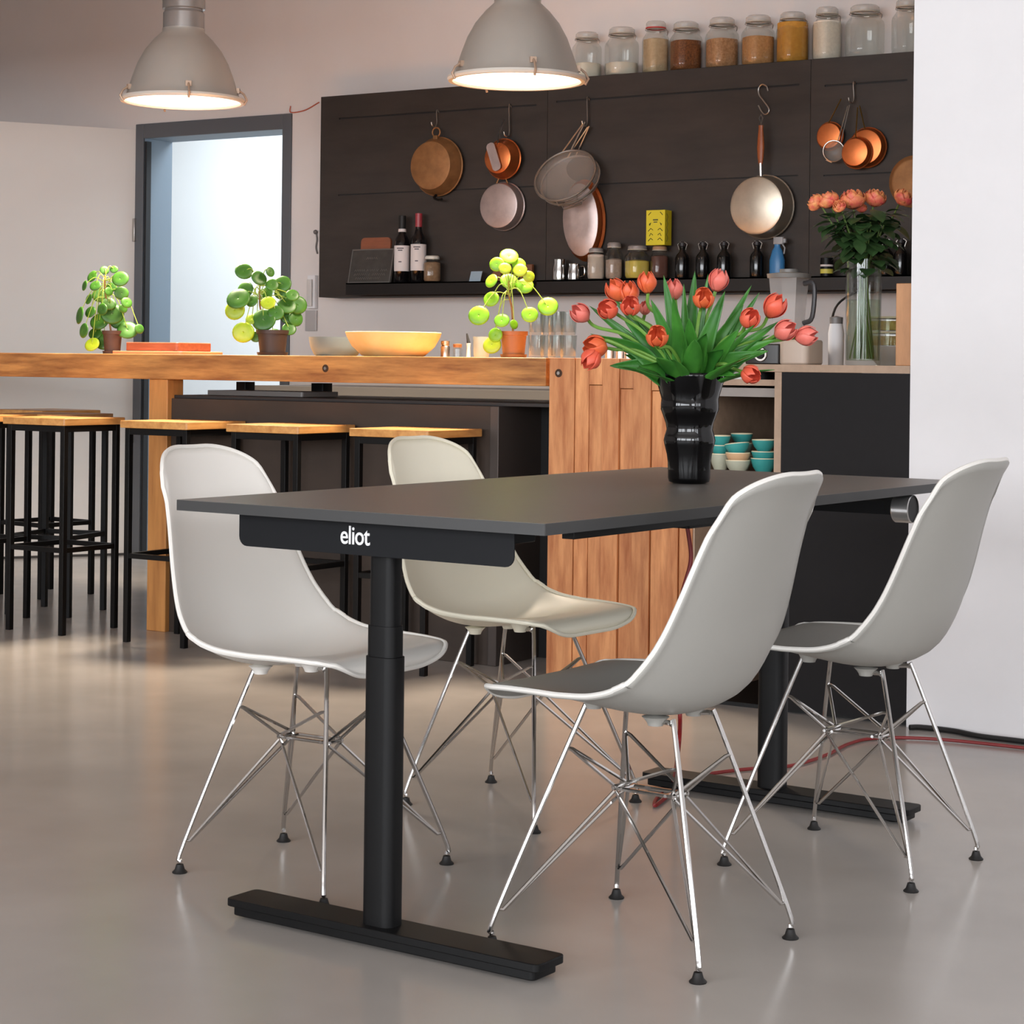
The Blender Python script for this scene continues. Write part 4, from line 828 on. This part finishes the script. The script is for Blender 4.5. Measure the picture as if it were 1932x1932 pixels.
TL_ = [
 (1096, 592, 40, .0, (-.7, .55, .5), 'tulip furthest left, pinkish, pointing up and left', TP2, [(1114, 630, .02, .016), (1112, 577, .05, .014)]),
 (1125, 654, 48, -.05, (-.8, .1, .6), 'tulip at lower left, upper bloom of the drooping pair', TP3, [(1150, 690, -.02, .02)]),
 (1116, 676, 42, -.07, (-.5, -.7, .4), 'tulip at lower left, hanging bloom of the drooping pair', TP, []),
 (1148, 584, 42, -.04, (-.6, .3, .8), 'tulip second from left in the upper left cluster', TP, [(1118, 632, -.03, .018)]),
 (1163, 549, 44, .04, (-.5, .8, .2), 'tulip at the top of the left cluster, left of a pair', TP3, [(1148, 552, .08, .012)]),
 (1187, 553, 42, .03, (-.1, .9, .3), 'tulip at the top of the left cluster, right of a pair', TP3, []),
 (1190, 578, 42, -.05, (-.2, .4, .9), 'tulip facing front just below the left cluster pair', TP, [(1175, 600, .0, .02)]),
 (1221, 534, 40, .0, (-.1, .98, .2), 'tall tulip standing above the left cluster', TP3, [(1252, 519, -.01, .016), (1228, 565, -.03, .018)]),
 (1240, 636, 46, -.12, (-.1, .4, .95), 'tulip facing the camera low in the middle', TP3, [(1333, 628, -.14, .026), (1270, 560, -.1, .018), (1205, 690, -.11, .02)]),
 (1272, 547, 38, .04, (-.15, .95, .3), 'tulip left of the top middle, pale orange', TP2, [(1290, 535, .03, .013), (1311, 511, .05, .018)]),
 (1327, 564, 44, -.05, (.05, .5, .9), 'tulip with open cup in the top middle', TP3, [(1336, 517, .0, .01), (1368, 549, -.04, .02), (1300, 600, -.09, .022)]),
 (1355, 530, 42, .0, (.25, .95, .1), 'tallest tulip, pink-flushed, above the middle', TP2, [(1403, 575, .02, .02), (1365, 660, -.12, .022)]),
 (1414, 602, 42, -.04, (.3, .6, .8), 'round tulip right of the middle', TP, [(1418, 538, .04, .012), (1395, 620, -.08, .018)]),
 (1461, 579, 48, .0, (.5, .8, .3), 'large tulip at upper right', TP, [(1433, 552, .03, .012), (1468, 607, .02, .016)]),
 (1480, 624, 44, -.02, (.7, .4, .6), 'tulip at right, left of the outermost bloom', TP2, [(1464, 640, -.02, .018), (1450, 662, -.04, .016)]),
 (1520, 634, 42, -.02, (.9, .15, .4), 'outermost tulip at far right', TP2, [(1477, 628, .03, .014)]),
 (1415, 706, 40, -.1, (.55, -.2, .8), 'low tulip drooping over the right side of the vase', TP, [(1435, 664, -.08, .020), (1388, 708, -.1, .016)]),
 (1217, 582, 26, .09, (.0, .8, .5), 'small tulip half hidden behind the left cluster', TP2, [(1266, 600, .06, .018)]),
]
for a in TL_: tulip(*a)
inner = thing('tulip_leaf_cluster', 'dense dark green tulip leaves filling the mouth of the black vase', 'foliage', mouth)
for i in range(22):
    a = 2 * PI * i / 22 * 1.0 + rr.uniform(-.2, .2); el = rr.uniform(.35, 1.25); L_ = rr.uniform(.13, .2); lf = MB()
    leaf(lf, V((math.cos(a) * .035, math.sin(a) * .035, -.03)), V((math.cos(a) * math.cos(el), math.sin(a) * math.cos(el), math.sin(el))), L_, rr.uniform(.016, .024), .12, .35, 10, V((-math.sin(el) * math.cos(a), -math.sin(el) * math.sin(a), math.cos(el))), rr.uniform(-.8, .8))
    lf.build('leaf', LEAF, inner, auto=180, solid=.0009)

# ------------------------------------------------------------------ money plants on the bar
def pilea(px, potw, poth, Y, leaves, offx, offy, sc, label, ml, my, potm, stem_px):
    b = at_Y(px, 665, Y); k = ppm(b); R = potw / 2 / k; Hh = poth / k; d0 = (b - CAM).dot(cF)
    t = thing('potted_money_plant', label, 'plant', (b.x, Y, BZ1), 0, 'round-leaved plants in small pots on the bar'); O = V((b.x, Y, BZ1))
    po = MB().lathe([(0, 0), (R * .74, 0), (R * .76, .004), (R * .8, .005), (R * .95, Hh * .84), (R * 1.04, Hh * .85), (R * 1.06, Hh), (R * .96, Hh), (R * .9, Hh * .9), (0, Hh * .88)], None, 28); po.build('pot', potm, t, auto=30)
    MB().lathe([(R * .7, 0), (R * .95, .001), (R * 1.0, .012), (R * .9, .012), (R * .8, .004)], None, 28).build('saucer', potm, t, auto=30)
    MB().lathe([(0, Hh * .92), (R * .9, Hh * .9)], None, 20).build('soil', mat('soil', (42, 30, 22), .9), t)
    pts = [at_D(a_, b_, d0) - O for a_, b_ in stem_px]; pts[0] = V((pts[0].x, pts[0].y, Hh * .85)); sp_ = spl(pts, 6)
    MB().tube(sp_, .004, 7, r1=.003).build('stem', mat('pilea_stem', (150, 106, 60), .5), t)
    pe_ = MB(); lv = {0: MB(), 1: MB()}
    for i, (lx, ly, lr, kind, tl) in enumerate(leaves):
        dd = rr.uniform(-.05, .03) if ly > 0 else 0; c = at_D(offx + lx * sc, offy + ly * sc, d0 + dd) - O; r_ = 1.12 * lr * sc / k
        att = sp_[max(2, min(len(sp_) - 1, int(len(sp_) * (1 - i * .0 - rr.uniform(.05, .5)))))]
        mid = (att + c) * .5 + V((0, 0, .02 + abs(c.z - att.z) * .25)); pe_.tube(spl([att, mid, c + cF * .003], 5), .0017, 5)
        nrm_ = (-cF * 1.0 + cR * (tl + rr.uniform(-.25, .25)) + cZ * rr.uniform(.05, .6)).normalized(); fr = M.Translation(c) @ frame(nrm_)
        lv[kind].lathe([(0, .0), (r_ * .12, .015 * r_), (r_ * .5, .03 * r_), (r_ * .85, -.01 * r_), (r_, -.09 * r_)], fr, 20, sy=.94)
    pe_.build('leaf_stalks', mat('petiole', (150, 176, 70), .5), t)
    for kk, m_ in ((0, ml), (1, my)):
        if lv[kk].v: lv[kk].build('leaves', m_, t, auto=180, solid=.0012)
L1 = [(540, 190, 35, 0, -.5), (615, 155, 25, 0, .3), (670, 150, 22, 0, 0), (707, 205, 45, 0, 0), (495, 245, 30, 0, -1.4), (590, 300, 45, 0, 0), (715, 290, 38, 0, .5), (520, 325, 30, 0, -1), (640, 280, 25, 0, 1), (660, 410, 62, 0, 0), (465, 420, 50, 0, -1.4), (583, 455, 52, 0, 0), (490, 510, 42, 0, -1), (750, 505, 55, 0, .2), (612, 570, 52, 0, 0), (540, 590, 42, 1, -.4), (820, 500, 28, 0, 1), (725, 380, 26, 0, 1.1), (560, 245, 32, 0, -.3), (640, 350, 40, 0, .2), (692, 455, 42, 0, .3), (560, 525, 38, 0, -.2), (745, 345, 32, 0, .6), (600, 385, 34, 0, -.5), (655, 255, 28, 0, .1), (530, 400, 34, 0, -.6)]
L2 = [(1435, 160, 48, 0, 0), (1525, 200, 45, 0, .6), (1590, 165, 28, 0, 1), (1660, 235, 48, 0, 0), (1440, 270, 48, 0, -.3), (1400, 320, 65, 0, 0), (1380, 390, 55, 1, 0), (1570, 290, 40, 0, -.9), (1650, 290, 34, 0, 0), (1550, 445, 66, 0, 0), (1690, 360, 52, 0, .2), (1750, 360, 52, 0, .5), (1610, 540, 46, 0, .2), (1430, 520, 58, 1, -.2), (1740, 440, 44, 0, .9), (1575, 345, 40, 1, 0), (1690, 430, 38, 0, .3), (1480, 335, 36, 0, -.4), (1622, 405, 44, 0, .2), (1505, 545, 32, 0, -.2), (1700, 500, 38, 0, .4), (1600, 240, 36, 0, .2), (1480, 440, 34, 1, -.3), (1720, 300, 36, 0, .4)]
L3 = [(1290, 1040, 52, 0, 0), (1215, 1090, 42, 0, -.2), (1350, 1090, 40, 0, .2), (1265, 1115, 35, 1, 0), (1355, 1125, 40, 1, 0), (1410, 1165, 34, 1, .5), (1180, 1190, 42, 0, -.8), (1290, 1190, 50, 0, 0), (1385, 1220, 48, 0, .2), (1180, 1300, 46, 0, -.4), (1105, 1400, 58, 0, -.2), (1245, 1430, 42, 0, 0), (1415, 1395, 46, 0, .2), (1525, 1345, 56, 0, .1), (1205, 1520, 42, 0, -.3), (1185, 1580, 52, 1, -.5), (1320, 1455, 28, 0, .9)]
pilea(212, 37, 44, YB + .22, L1, 0, 460, .3209, 'leafy money plant in a dark pot at the left, before the white wall', PILEA, PILEAY, mat('pot_dark', (74, 50, 40), .6), [(210, 622), (203, 580), (198, 545), (197, 520)])
pilea(514, 59, 48, YB + .22, L2, 0, 460, .3209, 'money plant in a black-brown pot on the bar before the doorway', PILEA, PILEAY, mat('pot_black', (54, 38, 32), .5), [(508, 620), (492, 585), (490, 560), (490, 535)])
pilea(969, 51, 50, YB + .25, L3, 560, 160, .3106, 'bright yellow-green money plant in a brown pot, right of the yellow bowl', PILEAB, PILEAY, mat('pot_brown', (150, 92, 46), .5), [(968, 622), (966, 585), (960, 555), (960, 530)])

# ------------------------------------------------------------------ bar things
def onbar(px, Y): p = at_Y(px, 668, Y); return V((p.x, Y, BZ1 + .0005)), ppm(p)
p, k = onbar(742, YB + .26); Rb = 91 / k; Hb = 45 / k
t = thing('yellow_bowl', 'wide shallow yellow wooden bowl glowing under the lamp on the bar', 'bowl', p)
MB().lathe([(0, 0), (Rb * .6, 0), (Rb * .66, .004), (Rb * .86, Hb * .42), (Rb * .97, Hb * .82), (Rb, Hb)], None, 56).build('outer_wood', mat('bowl_yellow', (226, 200, 142), .5, dark=(220, 182, 112), scale=9), t)
MB().lathe([(Rb, Hb), (Rb * .985, Hb + .002), (Rb * .95, Hb * .9), (Rb * .8, Hb * .4), (Rb * .55, .012), (0, .01)], None, 56).build('inner_wood', mat('bowl_inner', (232, 200, 140), .5), t)
p, k = onbar(634, YB + .46); Rb = 52 / k; Hb = 36 / k
t = thing('grey_bowl', 'blue-grey ceramic bowl left behind the yellow bowl', 'bowl', p)
MB().lathe([(0, 0), (Rb * .7, 0), (Rb * .8, .006), (Rb * .94, Hb * .5), (Rb, Hb), (Rb * .96, Hb), (Rb * .88, Hb * .5), (Rb * .6, .01), (0, .008)], None, 48).build('bowl_body', mat('bluegrey_glaze', (112, 130, 134), .4, var=.05), t)
p, k = onbar(318, YB + .3)
o = MB().rbox(-.135, .135, -.10, .10, .0125, .046, .012, 4); o = o.build('cutting_board', mat('board_red', (160, 92, 62), .5, dark=(132, 70, 44), scale=4, stretch=(2, 12, 12)), bevel=.003); o.location = p; tag(o, 'thick reddish wooden cutting board, upper one, on the bar before the doorway', 'cutting board')
o = MB().rbox(-.19, .17, -.13, .12, .0, .0118, .015, 4); o = o.build('cutting_board', mat('board_pale', (206, 142, 104), .5, var=.08), bevel=.002); o.location = p + V((.01, 0, 0)); tag(o, 'thin pale cutting board lying under the thick reddish board', 'cutting board')
# glasses behind the bright plant
gi = 0
rowlab = {0: 'bottom', 1: 'upper'}
for (px, n_, yy, nm) in ((1012, 2, .48, 'first'), (1034, 2, .54, 'second'), (1048, 2, .44, 'third'), (1072, 2, .5, 'fourth')):
    p, k = onbar(px, YB + yy); hh = .082
    for j_ in range(n_):
        t = thing('drinking_glass', 'clear tumbler, %s one of the %s stack from the left behind the bright plant' % (rowlab[j_], nm), 'glass', p + V((0, 0, j_ * (hh + .001))), 0, 'stacked clear tumblers at the end of the bar')
        MB().lathe([(0, 0), (.024, 0), (.027, .006), (.029, hh * .5), (.031, hh), (.0295, hh), (.027, hh * .5), (.024, .01), (0, .009)], None, 24).build('tumbler', GLASS, t, auto=50)
for px, hpx, m_, nm, lb in ((840, 32, 'steel', 'pepper_mill', 'small steel shaker right of the yellow bowl'), (863, 26, 'brass', 'spice_jar', 'short brass-lidded jar, second right of the yellow bowl')):
    p, k = onbar(px, YB + .4); t = thing(nm, lb, 'jar', p); Hh = hpx / k
    MB().lathe([(0, 0), (.017, 0), (.017, Hh * .6), (.013, Hh * .68), (.015, Hh * .75)], None, 20).build('jar_body', GLASS if m_ == 'brass' else STEEL, t); MB().lathe([(.0155, Hh * .72), (.0165, Hh * .95), (0, Hh)], None, 20).build('cap', BRASS if m_ == 'brass' else STEEL, t)
p, k = onbar(884, YB + .38)
t = thing('kitchen_brush', 'black-tipped brush standing on the bar, right of the small jars', 'brush', p); MB().lathe([(0, 0), (.008, 0), (.006, .035), (.008, .05), (0, .052)], None, 14).build('brush_handle', mat('handle_white', (210, 206, 200), .4), t); MB().tube([(0, 0, .05), (-.008, 0, .085)], .007, 8, r1=.003).build('bristles', BLKR, t)
p, k = onbar(908, YB + .4); t = thing('ceramic_tumbler', 'pale green ceramic tumbler between brush and bright plant', 'cup', p)
MB().lathe([(0, 0), (.026, 0), (.028, .01), (.03, .074), (.028, .074), (.025, .01), (0, .008)], None, 28).build('tumbler_body', mat('celadon', (150, 162, 154), .4), t)
p, k = onbar(1165, YB + .4)
for i_, px in enumerate((1150, 1170, 1186)):
    p, k = onbar(px, YB + .42); t = thing('cutlery_pot', ['steel cutlery pot behind the low left tulips, left of three', 'steel cutlery pot behind the low left tulips, middle of three', 'steel cutlery pot behind the low left tulips, right of three'][i_], 'pot', p, 0, 'small steel pots at the bar end'); MB().lathe([(0, 0), (.016, 0), (.016, .03), (.0145, .03), (.0145, .004), (0, .003)], None, 20).build('pot_body', STEEL, t)

# ------------------------------------------------------------------ cables
cr = rot_old(-2.1802, 3.4786)
kp = lambda px, py: at_Z(px, py, .006)
tw = M.Translation(TC) @ M.Rotation(TROT, 4, 'Z')
top = tw @ V((.10, .12, TH - .045))
dtop = (top - CAM).dot(cF)
pc = [at_D(1288, 985, dtop), at_D(1300, 1015, dtop), at_D(1303, 1060, dtop), at_D(1287, 1120, dtop), at_D(1276, 1180, dtop), at_D(1275, 1260, dtop), at_D(1283, 1350, dtop), at_D(1279, 1420, dtop)]
pc[0].z = TH - .03
end = at_Z(1268, 1478, .006); pc += [end, kp(1240, 1505), kp(1236, 1520), kp(1262, 1500), kp(1300, 1468), kp(1400, 1452), kp(1490, 1445), kp(1560, 1424), kp(1600, 1404), kp(1650, 1393), kp(1760, 1394), kp(1932, 1411), kp(2100, 1432)]
tag(MB().tube(spl(pc, 6), .0045, 7).build('red_cable', mat('red_cable', (128, 26, 26), .45)), 'dark red power cable from the table underside across the floor to the right', 'cable')
pc = [kp(1716, 1374), kp(1740, 1374), kp(1800, 1381), kp(1850, 1391), kp(1932, 1401), kp(2100, 1424)]
for q in pc: q.z = .008
tag(MB().tube(spl(pc, 6), .008, 7).build('black_cable', BLKR), 'thick black cable on the floor along the white wall', 'cable')

# ------------------------------------------------------------------ light
def area(name, loc, size, sizey, e, col, target):
    L = bpy.data.lights.new(name, 'AREA'); L.shape = 'RECTANGLE'; L.size = size; L.size_y = sizey; L.energy = e; L.color = col
    o = bpy.data.objects.new(name, L); COL.objects.link(o); o.location = loc; o.rotation_euler = (V(target) - V(loc)).to_track_quat('-Z', 'Y').to_euler(); return o
for a, b in wins: area('window_daylight', ((a + b) / 2, -5.98, 2.0), 2.4, 2.1, 178, (.93, .96, 1.0), ((a + b) / 2, 0, 1.6))
for a, b in ((-4.2, -1.6), (-.8, 1.8)): area('side_fill_light', (4.98, (a + b) / 2, 2.0), 2.5, 2.1, 85, (.95, .97, 1.0), (0, (a + b) / 2, 1.3))  # fill light added at the side openings to brighten the near left chair
area('corridor_ceiling_light', (-6.6, YW + 1.0, 2.72), 3.6, 1.2, 82, (.86, .94, 1.0), (-6.6, YW + 1.25, 0))  # cool light under the corridor ceiling, unseen, brightens the room beyond the doorway
wd = bpy.data.worlds.new('World'); bpy.context.scene.world = wd; wd.use_nodes = True; bg = wd.node_tree.nodes['Background']; bg.inputs[0].default_value = (.75, .82, .95, 1); bg.inputs[1].default_value = 1.0

# ------------------------------------------------------------------ camera
cam = bpy.data.cameras.new('camera'); co = bpy.data.objects.new('camera', cam); COL.objects.link(co)
c_, s_ = math.cos(ROLL), math.sin(ROLL); X = cR * c_ + cZ * s_; Yv = -cR * s_ + cZ * c_; Z = -cF
mw = M((X, Yv, Z)).transposed().to_4x4(); mw.translation = CAM; co.matrix_world = mw
cam.sensor_width = 36; cam.sensor_fit = 'HORIZONTAL'; cam.lens = F / 1932 * 36; cam.shift_y = (CY - 966) / 1932; cam.clip_start = .05
sc = bpy.context.scene; sc.camera = co
sc.view_settings.view_transform = 'Standard'; sc.view_settings.look = 'None'; sc.view_settings.exposure = 0.22; sc.view_settings.gamma = 1; sc.view_settings.use_curve_mapping = False
sc.cycles.max_bounces = 10; sc.cycles.diffuse_bounces = 5; sc.cycles.transparent_max_bounces = 24; sc.cycles.use_denoising = True; sc.cycles.sample_clamp_indirect = 6
